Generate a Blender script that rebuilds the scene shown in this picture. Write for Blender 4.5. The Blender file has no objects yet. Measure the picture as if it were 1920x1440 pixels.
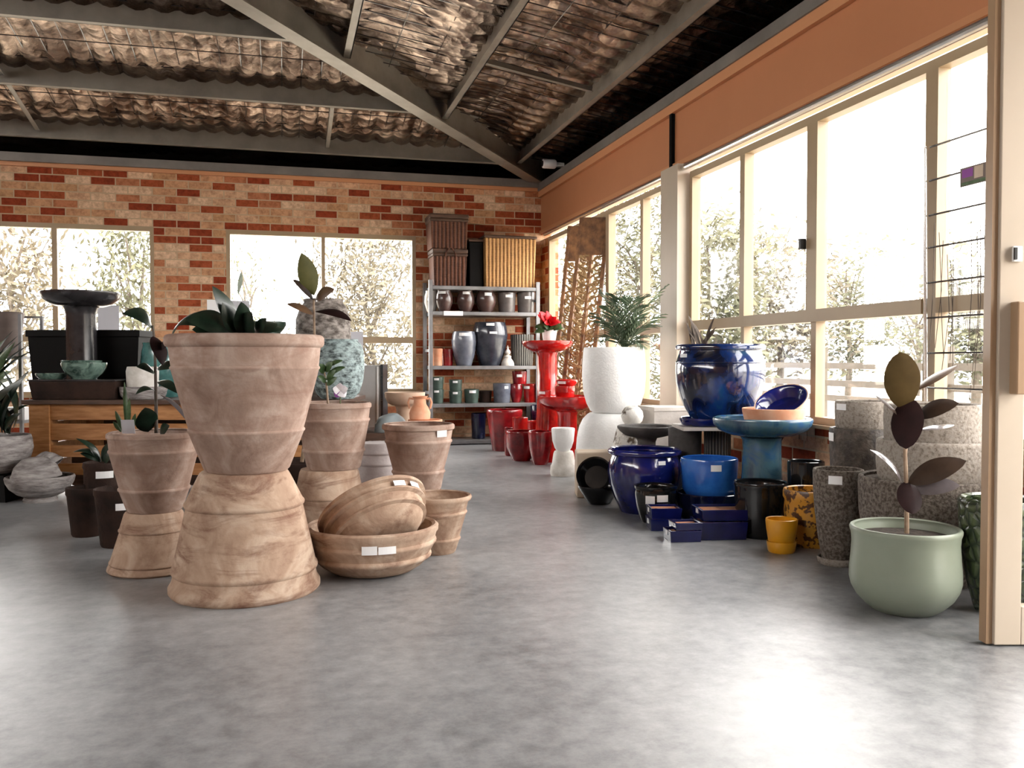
import bpy, bmesh, math, random
from mathutils import Vector, Matrix
random.seed(11)
S = bpy.context.scene
COL = S.collection
sin, cos, pi = math.sin, math.cos, math.pi

# ------------------------------------------------------------------ camera
F, H = 1650.0, 0.92
YAW, PIT = math.atan(430 / 1650), math.atan(45 / 1650)
FW = Vector((sin(YAW) * cos(PIT), cos(YAW) * cos(PIT), -sin(PIT)))
RT = Vector((cos(YAW), -sin(YAW), 0))
UP = RT.cross(FW)
FH = Vector((sin(YAW), cos(YAW), 0))
CAM = Vector((0, 0, H))
cd = bpy.data.cameras.new('camera')
cam = bpy.data.objects.new('camera', cd)
COL.objects.link(cam)
cd.sensor_width = 36
cd.lens = 36 * F / 1920
cd.clip_end = 300
R3 = Matrix((RT, UP, -FW)).transposed()
cam.matrix_world = Matrix.Translation(CAM) @ R3.to_4x4()
S.camera = cam


def at(px, py, z):
    return CAM + z * (FW + RT * ((px - 960) / F) + UP * ((720 - py) / F))


def on_y(px, py, Y):
    d = at(px, py, 1) - CAM
    return CAM + d * (Y / d.y)


def on_x(px, py, X):
    d = at(px, py, 1) - CAM
    return CAM + d * (X / d.x)


def zfloor(py, hw=0):
    """depth of something whose front touches the floor at row py (half width hw at its foot)"""
    return H / (sin(PIT) + cos(PIT) * (py - 720) / F) / (1 - hw / F)


# ------------------------------------------------------------------ materials
MATS = {}


def new_mat(name):
    m = bpy.data.materials.new(name)
    m.use_nodes = True
    nt = m.node_tree
    b = nt.nodes['Principled BSDF']
    MATS[name] = m
    return m, nt, b


def node(nt, t, **kw):
    n = nt.nodes.new(t)
    for k, v in kw.items():
        if k in n.inputs.keys():
            n.inputs[k].default_value = v
        else:
            setattr(n, k, v)
    return n


def ramp(nt, fac, stops, interp='LINEAR'):
    r = nt.nodes.new('ShaderNodeValToRGB')
    r.color_ramp.interpolation = interp
    e = r.color_ramp.elements
    while len(e) < len(stops):
        e.new(0.5)
    for el, (p, c) in zip(e, stops):
        el.position = p
        el.color = (*c, 1)
    nt.links.new(fac, r.inputs['Fac'])
    return r.outputs['Color']


def M(name, c1, c2=None, scale=6, rough=.5, metal=0, bump=0, bscale=60, coat=0, lo=.35, hi=.65, c3=None,
      dist=0, stretch=None, spec=.5, rvar=0, detail=5):
    m, nt, b = new_mat(name)
    b.inputs['Roughness'].default_value = rough
    b.inputs['Metallic'].default_value = metal
    b.inputs['Coat Weight'].default_value = coat
    b.inputs['Coat Roughness'].default_value = .05
    b.inputs['Specular IOR Level'].default_value = spec
    b.inputs['Base Color'].default_value = (*c1, 1)
    tc = node(nt, 'ShaderNodeTexCoord')
    src = tc.outputs['Object']
    if stretch:
        mp = node(nt, 'ShaderNodeMapping')
        mp.inputs['Scale'].default_value = stretch
        nt.links.new(src, mp.inputs['Vector'])
        src = mp.outputs['Vector']
    if c2:
        n = node(nt, 'ShaderNodeTexNoise', Scale=scale, Detail=detail, Roughness=.6, Distortion=dist)
        nt.links.new(src, n.inputs['Vector'])
        st = [(lo, c1), (hi, c2)] if not c3 else [(lo, c1), ((lo + hi) / 2, c2), (hi, c3)]
        nt.links.new(ramp(nt, n.outputs['Fac'], st), b.inputs['Base Color'])
        if rvar:
            mr = node(nt, 'ShaderNodeMapRange')
            mr.inputs['To Min'].default_value = rough - rvar
            mr.inputs['To Max'].default_value = rough + rvar
            nt.links.new(n.outputs['Fac'], mr.inputs['Value'])
            nt.links.new(mr.outputs['Result'], b.inputs['Roughness'])
    if bump:
        n2 = node(nt, 'ShaderNodeTexNoise', Scale=bscale, Detail=4)
        nt.links.new(src, n2.inputs['Vector'])
        bp = node(nt, 'ShaderNodeBump', Strength=bump, Distance=.01)
        nt.links.new(n2.outputs['Fac'], bp.inputs['Height'])
        nt.links.new(bp.outputs['Normal'], b.inputs['Normal'])
    return m


M('terra_fresh', (.62, .26, .14), (.72, .42, .28), scale=6, rough=.8, spec=.2)
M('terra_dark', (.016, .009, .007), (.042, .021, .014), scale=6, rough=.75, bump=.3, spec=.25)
M('terra_lilac', (.36, .31, .30), (.52, .47, .46), scale=5, rough=.85, bump=.2, spec=.2)
M('cobalt', (.004, .007, .075), (.012, .018, .19), scale=7, rough=.12, coat=.6, lo=.4, hi=.75, bump=.06, bscale=14)
M('blue_mottled', (.003, .005, .016), (.006, .03, .145), scale=3.2, rough=.12, coat=.7, c3=(.02, .095, .13), lo=.40, hi=.74, dist=1.0, bump=.06, bscale=12)
M('light_blue', (.02, .10, .42), (.04, .20, .62), scale=5, rough=.2, coat=.4)
M('blue_teal', (.014, .045, .095), (.05, .115, .15), scale=5, rough=.25, coat=.3, dist=1, c3=(.014, .07, .19))
M('navy', (.003, .004, .018), (.007, .010, .045), scale=8, rough=.15, coat=.2)
M('navy_tray', (.003, .005, .045), (.006, .009, .085), scale=8, rough=.16, coat=.3)
M('black_glaze', (.004, .004, .005), (.011, .012, .013), scale=9, rough=.12, coat=.1, spec=.4)
M('black_plastic', (.003, .0025, .0025), rough=.6, spec=.15)
M('dark_metal', (.018, .016, .018), (.035, .032, .035), scale=8, rough=.22, spec=.7)
M('red', (.20, .003, .004), (.55, .012, .010), scale=7, rough=.12, coat=.6, bump=.05, bscale=20)
M('red_brown', (.12, .004, .008), (.42, .014, .018), scale=6, rough=.2, coat=.4, lo=.35, hi=.7)
M('red_bright', (.75, .02, .02), rough=.15, coat=.6)
M('white', (.80, .80, .79), (.86, .86, .85), scale=20, rough=.55, bump=.25, bscale=70)
M('white_rough', (.62, .58, .52), (.84, .81, .76), scale=9, rough=.8, bump=.6, bscale=25)
M('white_bark', (.10, .07, .045), (.78, .76, .71), scale=7, rough=.8, bump=.5, bscale=25, lo=.40, hi=.48)
M('stone', (.058, .045, .036), (.105, .085, .07), scale=75, rough=.85, bump=.5, bscale=70, spec=.25, detail=10, lo=.38, hi=.58, c3=(.17, .145, .122))
M('stone_pale', (.17, .142, .118), (.26, .225, .19), scale=75, rough=.85, bump=.4, bscale=70, spec=.25, detail=10, lo=.36, hi=.56, c3=(.31, .275, .24))
M('stone_grey', (.17, .15, .145), (.46, .43, .415), scale=8, rough=.9, bump=.8, bscale=25, spec=.2, stretch=(1, 1, 4))
M('stone_dark', (.025, .018, .014), (.10, .078, .06), scale=22, rough=.6, bump=.4, bscale=60, detail=8, lo=.4, hi=.7)
M('rough_teal', (.03, .042, .042), (.36, .45, .45), scale=20, rough=.75, bump=1, bscale=40, lo=.34, hi=.6, stretch=(1, 1, 1.8))
M('rough_brown', (.07, .055, .045), (.36, .32, .29), scale=16, rough=.8, bump=1, bscale=40, lo=.38, hi=.66, stretch=(1, 1, 1.8))
M('teal_glaze', (.02, .09, .09), (.10, .28, .27), scale=8, rough=.2, coat=.5)
M('green_glaze', (.025, .055, .045), (.20, .30, .25), scale=14, rough=.2, coat=.5, dist=1)
M('green_dull', (.03, .052, .042), (.065, .10, .082), scale=10, rough=.35)
M('dark_green', (.012, .03, .018), (.03, .055, .035), scale=8, rough=.4)
M('sage', (.225, .255, .195), (.255, .285, .225), scale=3, rough=.38, spec=.4)
M('sage_in', (.10, .11, .085), (.16, .17, .14), scale=6, rough=.6)
M('yellow', (.62, .27, .01), (.72, .35, .02), scale=5, rough=.3, coat=.2)
M('grey_blue', (.085, .095, .125), (.16, .175, .215), scale=7, rough=.25, coat=.3)
M('grey_navy', (.018, .021, .032), (.05, .056, .075), scale=7, rough=.2, coat=.4)
M('brown_glaze', (.05, .026, .022), (.105, .06, .052), scale=5, rough=.25, coat=.3)
M('grey_glaze', (.09, .08, .078), (.15, .135, .13), scale=5, rough=.25, coat=.3)
M('grey_panel', (.36, .36, .36), (.46, .46, .455), scale=3, rough=.7)
M('concrete_dark', (.05, .045, .042), (.10, .092, .086), scale=10, rough=.75, bump=.2)
M('concrete_pale', (.42, .38, .34), (.55, .50, .46), scale=6, rough=.8, bump=.15)
M('blue_grey', (.22, .27, .29), (.36, .41, .43), scale=6, rough=.5)
M('taupe', (.14, .105, .09), (.20, .155, .135), scale=5, rough=.6)
M('beige', (.52, .41, .30), (.62, .51, .40), scale=6, rough=.85)
M('soil', (.02, .014, .010), (.05, .036, .026), scale=40, rough=1, bump=1, bscale=50)
M('paper', (.86, .86, .86), rough=.6)
M('paper_grey', (.52, .52, .56), rough=.6)
M('steel', (.20, .18, .155), (.27, .245, .21), scale=4, rough=.45, metal=.35)
M('steel_shelf', (.17, .17, .175), (.25, .25, .255), scale=6, rough=.4, metal=.5)
M('steel_dark', (.16, .145, .13), (.22, .20, .18), scale=3, rough=.5, metal=.3)
M('chrome', (.75, .75, .74), rough=.22, metal=.9)
M('cream', (.34, .245, .145), (.38, .28, .17), scale=3, rough=.45)
M('cream_pale', (.46, .385, .30), (.50, .42, .33), scale=3, rough=.45)
M('tan_metal', (.33, .21, .12), rough=.4)
M('orange', (.46, .185, .082), (.49, .20, .09), scale=2, rough=.5)
M('orange_light', (.55, .25, .115), rough=.5)
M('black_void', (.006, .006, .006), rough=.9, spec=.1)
M('white_plastic', (.75, .75, .74), rough=.4)
M('black_rubber', (.008, .008, .008), rough=.5)
M('leaf_dark', (.004, .012, .007), (.016, .034, .020), scale=20, rough=.3, spec=.6)
M('leaf_green', (.03, .07, .02), (.09, .15, .06), scale=20, rough=.4)
M('leaf_palm', (.05, .09, .05), (.14, .19, .11), scale=10, rough=.45)
M('leaf_pale', (.25, .32, .22), (.5, .56, .45), scale=30, rough=.4)
M('leaf_olive', (.07, .045, .016), (.095, .062, .022), scale=10, rough=.6, spec=.15)
M('leaf_olive_green', (.05, .05, .012), (.075, .07, .018), scale=10, rough=.6, spec=.15)
M('terra_light', (.50, .34, .24), (.62, .46, .35), scale=6, rough=.85, spec=.2)
M('leaf_brown', (.10, .055, .03), (.14, .08, .042), scale=6, rough=.35)
M('leaf_burgundy', (.010, .004, .004), (.022, .008, .008), scale=6, rough=.6, spec=.15)
M('leaf_umber', (.022, .012, .008), (.045, .026, .016), scale=10, rough=.6, spec=.2)
M('leaf_painted_gloss', (.09, .075, .08), (.13, .115, .12), scale=6, rough=.2, spec=.7, coat=.4)  # pale bluish sheen put into the leaf colour
M('leaf_red', (.55, .004, .012), (.8, .02, .03), scale=25, rough=.5)
M('petal', (.75, .70, .76), (.9, .88, .9), scale=25, rough=.6)
M('petal_purple', (.25, .06, .30), rough=.6)
M('stem', (.20, .13, .08), (.30, .21, .14), scale=30, rough=.7)
M('stem_green', (.10, .12, .04), (.16, .18, .08), scale=30, rough=.6)
M('twig', (.06, .045, .035), (.12, .09, .07), scale=30, rough=.8)
M('bark', (.06, .05, .038), (.12, .10, .08), scale=8, rough=.9)
M('gum_leaves', (.028, .030, .013), (.115, .112, .06), scale=1.2, rough=.8, lo=.35, hi=.65)
M('gum_leaves_tan', (.045, .036, .02), (.14, .12, .078), scale=1.2, rough=.8, lo=.35, hi=.65)
M('ground', (.42, .38, .31), (.55, .51, .44), scale=.6, rough=.95)
M('deck', (.5, .46, .40), (.6, .56, .5), scale=2, rough=.9)
M('rail', (.06, .05, .038), (.08, .066, .05), scale=5, rough=.7)
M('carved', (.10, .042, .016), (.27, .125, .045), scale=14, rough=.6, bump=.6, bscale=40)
M('carved_lit', (.20, .11, .04), (.36, .23, .10), scale=25, rough=.6, bump=.6, bscale=60)  # paler copy of carved, with the light put into its colour
M('wood', (.32, .125, .035), (.50, .235, .085), scale=5, rough=.55, stretch=(1.2, 9, 9), bump=.15)
M('wood_dark', (.045, .022, .013), (.10, .05, .03), scale=5, rough=.6, stretch=(1.2, 9, 9))


def floor_mat():
    m, nt, b = new_mat('polished_concrete')
    tc = node(nt, 'ShaderNodeTexCoord')
    a = node(nt, 'ShaderNodeTexNoise', Scale=1.1, Detail=5, Roughness=.5)
    c = node(nt, 'ShaderNodeTexNoise', Scale=13, Detail=9, Roughness=.75)
    for n in (a, c):
        nt.links.new(tc.outputs['Object'], n.inputs['Vector'])
    mx = node(nt, 'ShaderNodeMix', data_type='FLOAT')
    mx.inputs[0].default_value = .55
    nt.links.new(a.outputs['Fac'], mx.inputs[2])
    nt.links.new(c.outputs['Fac'], mx.inputs[3])
    col = ramp(nt, mx.outputs[0], [(.36, (.135, .137, .142)), (.5, (.27, .272, .277)), (.64, (.40, .402, .406))])
    nt.links.new(col, b.inputs['Base Color'])
    mr = node(nt, 'ShaderNodeMapRange')
    mr.inputs['From Min'].default_value = .2
    mr.inputs['From Max'].default_value = .8
    mr.inputs['To Min'].default_value = .285
    mr.inputs['To Max'].default_value = .36
    nt.links.new(c.outputs['Fac'], mr.inputs['Value'])
    nt.links.new(mr.outputs['Result'], b.inputs['Roughness'])
    b.inputs['Specular IOR Level'].default_value = .75
    bp = node(nt, 'ShaderNodeBump', Strength=.10, Distance=.01)
    nt.links.new(c.outputs['Fac'], bp.inputs['Height'])
    nt.links.new(bp.outputs['Normal'], b.inputs['Normal'])


def terracotta_mat(name, dark, mid, pale, stain, amount):
    """weathered clay: mottled body, pale bloom and darker stains drawn out around the pot"""
    m, nt, b = new_mat(name)
    tc = node(nt, 'ShaderNodeTexCoord')
    n1 = node(nt, 'ShaderNodeTexNoise', Scale=4.2, Detail=9, Roughness=.62, Distortion=1.6)
    nt.links.new(tc.outputs['Object'], n1.inputs['Vector'])
    col = ramp(nt, n1.outputs['Fac'], [(.32, dark), (.5, mid), (.68, pale)])
    mp = node(nt, 'ShaderNodeMapping')
    mp.inputs['Scale'].default_value = (3.2, 3.2, 11)
    nt.links.new(tc.outputs['Object'], mp.inputs['Vector'])
    n2 = node(nt, 'ShaderNodeTexNoise', Scale=1, Detail=8, Roughness=.68, Distortion=.8)
    nt.links.new(mp.outputs['Vector'], n2.inputs['Vector'])
    msk = ramp(nt, n2.outputs['Fac'], [(.50, (0, 0, 0)), (.66, (amount,) * 3)])
    mx = node(nt, 'ShaderNodeMix', data_type='RGBA')
    nt.links.new(msk, mx.inputs[0])
    nt.links.new(col, mx.inputs[6])
    mx.inputs[7].default_value = (*stain, 1)
    nt.links.new(mx.outputs[2], b.inputs['Base Color'])
    b.inputs['Roughness'].default_value = .88
    b.inputs['Specular IOR Level'].default_value = .2
    n3 = node(nt, 'ShaderNodeTexNoise', Scale=32, Detail=5)
    nt.links.new(tc.outputs['Object'], n3.inputs['Vector'])
    bp = node(nt, 'ShaderNodeBump', Strength=.3, Distance=.01)
    nt.links.new(n3.outputs['Fac'], bp.inputs['Height'])
    nt.links.new(bp.outputs['Normal'], b.inputs['Normal'])


def brick_mat(name, axis, soldier=False):
    m, nt, b = new_mat(name)
    tc = node(nt, 'ShaderNodeTexCoord')
    sp = node(nt, 'ShaderNodeSeparateXYZ')
    nt.links.new(tc.outputs['Object'], sp.inputs[0])
    cb = node(nt, 'ShaderNodeCombineXYZ')
    nt.links.new(sp.outputs[axis], cb.inputs[0])
    nt.links.new(sp.outputs['Z'], cb.inputs[1])
    br = nt.nodes.new('ShaderNodeTexBrick')
    br.inputs['Color1'].default_value = (0, 0, 0, 1)
    br.inputs['Color2'].default_value = (1, 1, 1, 1)
    br.inputs['Mortar'].default_value = (.5, .5, .5, 1)
    br.inputs['Scale'].default_value = 1
    br.inputs['Mortar Size'].default_value = .006
    br.inputs['Mortar Smooth'].default_value = .1
    br.inputs['Brick Width'].default_value = .235
    br.inputs['Row Height'].default_value = .082
    br.offset = .5
    nt.links.new(cb.outputs[0], br.inputs['Vector'])
    ns = node(nt, 'ShaderNodeTexNoise', Scale=22, Detail=5, Roughness=.7)
    nt.links.new(tc.outputs['Object'], ns.inputs['Vector'])
    col = ramp(nt, br.outputs['Color'], [(0, (.26, .045, .018)), (.20, (.33, .075, .03)), (.33, (.44, .17, .085)),
                                         (.42, (.55, .30, .17)), (.58, (.60, .37, .235)), (.74, (.68, .47, .32)),
                                         (.90, (.50, .28, .15))], 'CONSTANT')
    mot = ramp(nt, ns.outputs['Fac'], [(.3, (.62, .55, .5)), (.6, (1.12, 1.1, 1.06))])
    mul = node(nt, 'ShaderNodeMix', data_type='RGBA', blend_type='MULTIPLY')
    mul.inputs[0].default_value = 1
    nt.links.new(col, mul.inputs[6])
    nt.links.new(mot, mul.inputs[7])
    mm = node(nt, 'ShaderNodeMix', data_type='RGBA')
    nt.links.new(br.outputs['Fac'], mm.inputs[0])
    nt.links.new(mul.outputs[2], mm.inputs[6])
    mm.inputs[7].default_value = (.50, .36, .23, 1)
    nt.links.new(mm.outputs[2], b.inputs['Base Color'])
    b.inputs['Roughness'].default_value = .9
    b.inputs['Specular IOR Level'].default_value = .2
    inv = node(nt, 'ShaderNodeMath', operation='SUBTRACT')
    inv.inputs[0].default_value = 1
    nt.links.new(br.outputs['Fac'], inv.inputs[1])
    bp = node(nt, 'ShaderNodeBump', Strength=.6, Distance=.008)
    nt.links.new(inv.outputs[0], bp.inputs['Height'])
    nt.links.new(bp.outputs['Normal'], b.inputs['Normal'])


def foil_mat():
    m, nt, b = new_mat('foil')
    tc = node(nt, 'ShaderNodeTexCoord')
    n1 = node(nt, 'ShaderNodeTexNoise', Scale=3.0, Detail=8, Roughness=.72, Distortion=.2)
    n2 = node(nt, 'ShaderNodeTexVoronoi', Scale=9)
    for n in (n1, n2):
        nt.links.new(tc.outputs['Object'], n.inputs['Vector'])
    nt.links.new(ramp(nt, n1.outputs['Fac'], [(.42, (.09, .055, .038)), (.64, (.50, .39, .31))]), b.inputs['Base Color'])
    b.inputs['Metallic'].default_value = .95
    b.inputs['Roughness'].default_value = .15
    ad = node(nt, 'ShaderNodeMath', operation='ADD')
    nt.links.new(n1.outputs['Fac'], ad.inputs[0])
    nt.links.new(n2.outputs['Distance'], ad.inputs[1])
    bp = node(nt, 'ShaderNodeBump', Strength=.45, Distance=.05)
    nt.links.new(ad.outputs[0], bp.inputs['Height'])
    nt.links.new(bp.outputs['Normal'], b.inputs['Normal'])


def glass_mat():
    m, nt, b = new_mat('glass')
    nt.nodes.remove(b)
    tr = node(nt, 'ShaderNodeBsdfTransparent')
    gl = node(nt, 'ShaderNodeBsdfGlossy', Roughness=.02)
    fr = node(nt, 'ShaderNodeFresnel', IOR=1.45)
    mx = node(nt, 'ShaderNodeMixShader')
    ge = node(nt, 'ShaderNodeNewGeometry')
    io = node(nt, 'ShaderNodeMapRange')          # the same reflectance from both faces of the sheet
    io.inputs['To Min'].default_value = 1.4
    io.inputs['To Max'].default_value = 1 / 1.4
    nt.links.new(ge.outputs['Backfacing'], io.inputs['Value'])
    nt.links.new(io.outputs['Result'], fr.inputs['IOR'])
    nt.links.new(fr.outputs[0], mx.inputs[0])
    nt.links.new(tr.outputs[0], mx.inputs[1])
    nt.links.new(gl.outputs[0], mx.inputs[2])
    nt.links.new(mx.outputs[0], nt.nodes['Material Output'].inputs['Surface'])


def wicker_mat(name, c1, c2):
    m, nt, b = new_mat(name)
    tc = node(nt, 'ShaderNodeTexCoord')
    v = node(nt, 'ShaderNodeTexWave', wave_type='BANDS', bands_direction='X', Scale=7.5, Distortion=.4)
    h = node(nt, 'ShaderNodeTexWave', wave_type='BANDS', bands_direction='Z', Scale=32, Distortion=1.5)
    n = node(nt, 'ShaderNodeTexNoise', Scale=14, Detail=3)
    for q in (v, h, n):
        nt.links.new(tc.outputs['Object'], q.inputs['Vector'])
    mu = node(nt, 'ShaderNodeMath', operation='MULTIPLY_ADD')
    nt.links.new(h.outputs['Fac'], mu.inputs[0])
    mu.inputs[1].default_value = .35
    nt.links.new(v.outputs['Fac'], mu.inputs[2])
    ad = node(nt, 'ShaderNodeMath', operation='MULTIPLY_ADD')
    nt.links.new(n.outputs['Fac'], ad.inputs[0])
    ad.inputs[1].default_value = .5
    nt.links.new(mu.outputs[0], ad.inputs[2])
    nt.links.new(ramp(nt, ad.outputs[0], [(.25, tuple(x * .25 for x in c1)), (.6, c1), (1, c2)]), b.inputs['Base Color'])
    b.inputs['Roughness'].default_value = .7
    bp = node(nt, 'ShaderNodeBump', Strength=.8, Distance=.012)
    nt.links.new(mu.outputs[0], bp.inputs['Height'])
    nt.links.new(bp.outputs['Normal'], b.inputs['Normal'])


def pattern_mat(name, c1, c2, scale, lo, hi, rough=.3, bump=0, coat=.2):
    m, nt, b = new_mat(name)
    tc = node(nt, 'ShaderNodeTexCoord')
    v = node(nt, 'ShaderNodeTexVoronoi', feature='DISTANCE_TO_EDGE', Scale=scale)
    nt.links.new(tc.outputs['Object'], v.inputs['Vector'])
    nt.links.new(ramp(nt, v.outputs['Distance'], [(lo, c1), (hi, c2)]), b.inputs['Base Color'])
    b.inputs['Roughness'].default_value = rough
    b.inputs['Coat Weight'].default_value = coat
    if bump:
        bp = node(nt, 'ShaderNodeBump', Strength=bump, Distance=.02)
        nt.links.new(v.outputs['Distance'], bp.inputs['Height'])
        nt.links.new(bp.outputs['Normal'], b.inputs['Normal'])


def stripe_mat(name, c1, c2, scale, rough=.5):
    """vertical flutes: waves around the axis of a round pot"""
    m, nt, b = new_mat(name)
    tc = node(nt, 'ShaderNodeTexCoord')
    g = node(nt, 'ShaderNodeTexGradient', gradient_type='RADIAL')
    nt.links.new(tc.outputs['Object'], g.inputs['Vector'])
    mu = node(nt, 'ShaderNodeMath', operation='MULTIPLY')
    mu.inputs[1].default_value = scale * 2 * pi
    nt.links.new(g.outputs['Fac'], mu.inputs[0])
    sn = node(nt, 'ShaderNodeMath', operation='SINE')
    nt.links.new(mu.outputs[0], sn.inputs[0])
    nt.links.new(ramp(nt, sn.outputs[0], [(0, c1), (.8, c2)]), b.inputs['Base Color'])
    b.inputs['Roughness'].default_value = rough
    bp = node(nt, 'ShaderNodeBump', Strength=.7, Distance=.01)
    nt.links.new(sn.outputs[0], bp.inputs['Height'])
    nt.links.new(bp.outputs['Normal'], b.inputs['Normal'])


terracotta_mat('terra', (.26, .17, .13), (.39, .275, .22), (.51, .40, .335), (.22, .11, .08), .45)
terracotta_mat('terra_buff', (.32, .20, .14), (.46, .325, .235), (.58, .45, .35), (.16, .07, .045), .8)
floor_mat()
brick_mat('brick_x', 'X')
brick_mat('brick_y', 'Y')
foil_mat()
glass_mat()
wicker_mat('wicker_dark', (.07, .022, .011), (.14, .05, .024))
wicker_mat('wicker_gold', (.34, .155, .05), (.55, .30, .11))
M('yellow_pattern', (.50, .235, .03), (.07, .025, .008), scale=26, rough=.35, coat=.2, lo=.49, hi=.54, detail=2)
pattern_mat('green_emboss', (.012, .022, .010), (.075, .10, .045), 22, .02, .2, rough=.3, bump=1, coat=.4)
stripe_mat('ribbed_dark', (.012, .011, .010), (.13, .12, .105), 26)
stripe_mat('ribbed_grey', (.06, .055, .05), (.30, .29, .26), 30)


# ------------------------------------------------------------------ mesh helpers
class MB:
    def __init__(s):
        s.v, s.f = [], []

    def add(s, vs, fs):
        o = len(s.v)
        s.v += [tuple(v) for v in vs]
        s.f += [tuple(i + o for i in f) for f in fs]
        return s

    def box(s, a, b, m=None):
        (x0, y0, z0), (x1, y1, z1) = a, b
        vs = [Vector(p) for p in ((x0, y0, z0), (x1, y0, z0), (x1, y1, z0), (x0, y1, z0),
                                  (x0, y0, z1), (x1, y0, z1), (x1, y1, z1), (x0, y1, z1))]
        if m:
            vs = [m @ v for v in vs]
        return s.add(vs, [(0, 3, 2, 1), (4, 5, 6, 7), (0, 1, 5, 4), (1, 2, 6, 5), (2, 3, 7, 6), (3, 0, 4, 7)])

    def frustum(s, b0, b1, z0, z1):
        """b = (half x, half y)"""
        vs = []
        for (hx, hy), z in ((b0, z0), (b1, z1)):
            vs += [(-hx, -hy, z), (hx, -hy, z), (hx, hy, z), (-hx, hy, z)]
        return s.add(vs, [(0, 3, 2, 1), (4, 5, 6, 7), (0, 1, 5, 4), (1, 2, 6, 5), (2, 3, 7, 6), (3, 0, 4, 7)])

    def tube(s, pts, r, n=8, r2=None):
        pts = [Vector(p) for p in pts]
        k = len(pts)
        r2 = r if r2 is None else r2
        t0 = (pts[1] - pts[0]).normalized()
        a = t0.orthogonal().normalized()
        rings, vs, fs = [], [], []
        for i, p in enumerate(pts):
            t = (pts[min(i + 1, k - 1)] - pts[max(i - 1, 0)]).normalized()
            a = (a - t * a.dot(t)).normalized()
            b = t.cross(a)
            rr = r + (r2 - r) * i / (k - 1)
            vs += [p + (a * cos(2 * pi * j / n) + b * sin(2 * pi * j / n)) * rr for j in range(n)]
        for i in range(k - 1):
            for j in range(n):
                fs.append((i * n + j, i * n + (j + 1) % n, (i + 1) * n + (j + 1) % n, (i + 1) * n + j))
        fs.append(tuple(range(n - 1, -1, -1)))
        fs.append(tuple((k - 1) * n + j for j in range(n)))
        return s.add(vs, fs)

    def lathe(s, prof, n=56, wob=0, m=None):
        vs, fs, rows = [], [], []
        for r, z in prof:
            if r < 1e-5:
                rows.append([len(vs)])
                vs.append(Vector((0, 0, z)))
            else:
                rows.append(list(range(len(vs), len(vs) + n)))
                for j in range(n):
                    a = 2 * pi * j / n
                    q = r * (1 + wob * (sin(3 * a + z * 9) + .6 * sin(7 * a - z * 15)))
                    vs.append(Vector((q * cos(a), q * sin(a), z)))
        for A, B_ in zip(rows, rows[1:]):
            for j in range(n):
                k = (j + 1) % n
                if len(A) == 1 and len(B_) == 1:
                    continue
                if len(A) == 1:
                    fs.append((A[0], B_[k], B_[j]))
                elif len(B_) == 1:
                    fs.append((A[j], A[k], B_[0]))
                else:
                    fs.append((A[j], A[k], B_[k], B_[j]))
        if m:
            vs = [m @ v for v in vs]
        return s.add(vs, fs)

    def make(s, name, mat, parent=None, loc=None, rot=None, smooth=True, angle=40, recalc=True, bevel=0):
        me = bpy.data.meshes.new(name)
        me.from_pydata(s.v, [], s.f)
        if recalc:
            bm = bmesh.new()
            bm.from_mesh(me)
            bmesh.ops.recalc_face_normals(bm, faces=bm.faces)
            bm.to_mesh(me)
            bm.free()
        me.materials.append(MATS[mat])
        if smooth:
            me.shade_smooth()
            me.set_sharp_from_angle(angle=math.radians(angle))
        o = bpy.data.objects.new(name, me)
        COL.objects.link(o)
        if parent:
            o.parent = parent
        if loc is not None:
            o.location = loc
        if rot is not None:
            o.rotation_euler = rot
        if bevel:
            md = o.modifiers.new('bevel', 'BEVEL')
            md.width = bevel
            md.segments = 2
            md.limit_method = 'ANGLE'
        return o


def tag(o, label, cat, group=None, kind=None):
    if label:
        o['label'] = label
    if cat:
        o['category'] = cat
    if group:
        o['group'] = group
    if kind:
        o['kind'] = kind
    return o


def empty(name, loc, label=None, cat=None, group=None, rz=0, kind=None):
    o = bpy.data.objects.new(name, None)
    COL.objects.link(o)
    o.location = loc
    o.rotation_euler = (0, 0, rz)
    o.empty_display_size = .1
    return tag(o, label, cat, group, kind)


def struct(name, mb, mat, **kw):
    o = mb.make(name, mat, smooth=False, **kw)
    o['kind'] = 'structure'
    return o


def B(py, hw, d=2.4, h=3.6):
    """a raised band around a pot, seen at row py where the wall is hw wide"""
    return [(py + h, hw), (py + h * .5, hw + d * .8), (py, hw + d), (py - h * .5, hw + d * .8), (py - h, hw)]


def prof_px(cx, zc, prof, base):
    pts = [(hw * zc / F, at(cx, py, zc).z) for py, hw in prof]
    z0, z1 = pts[0][1], pts[-1][1]
    k = (z1 - base) / (z1 - z0)
    return [(r, (z - z0) * k) for r, z in pts]


def r_at(prof, z):
    for (r0, z0), (r1, z1) in zip(prof, prof[1:]):
        if min(z0, z1) - 1e-6 <= z <= max(z0, z1) + 1e-6:
            return r0 + (r1 - r0) * ((z - z0) / (z1 - z0) if abs(z1 - z0) > 1e-6 else 0)
    return prof[-1][0]


def hollow(outer, t, depth):
    top = outer[-1][1]
    zf = max(top - depth, outer[0][1] + t)
    p = [(0, outer[0][1])] + list(outer)
    r0 = outer[-1][0]
    p.append((r0 - t * .35, top + t * .18))
    for r, z in reversed(outer):
        if z <= zf + 1e-4:
            break
        p.append((max(r - t, .004), z - t * .1))
    p.append((max(r_at(outer, zf) - t, .003), zf))
    p.append((0, zf))
    return p, zf


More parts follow.
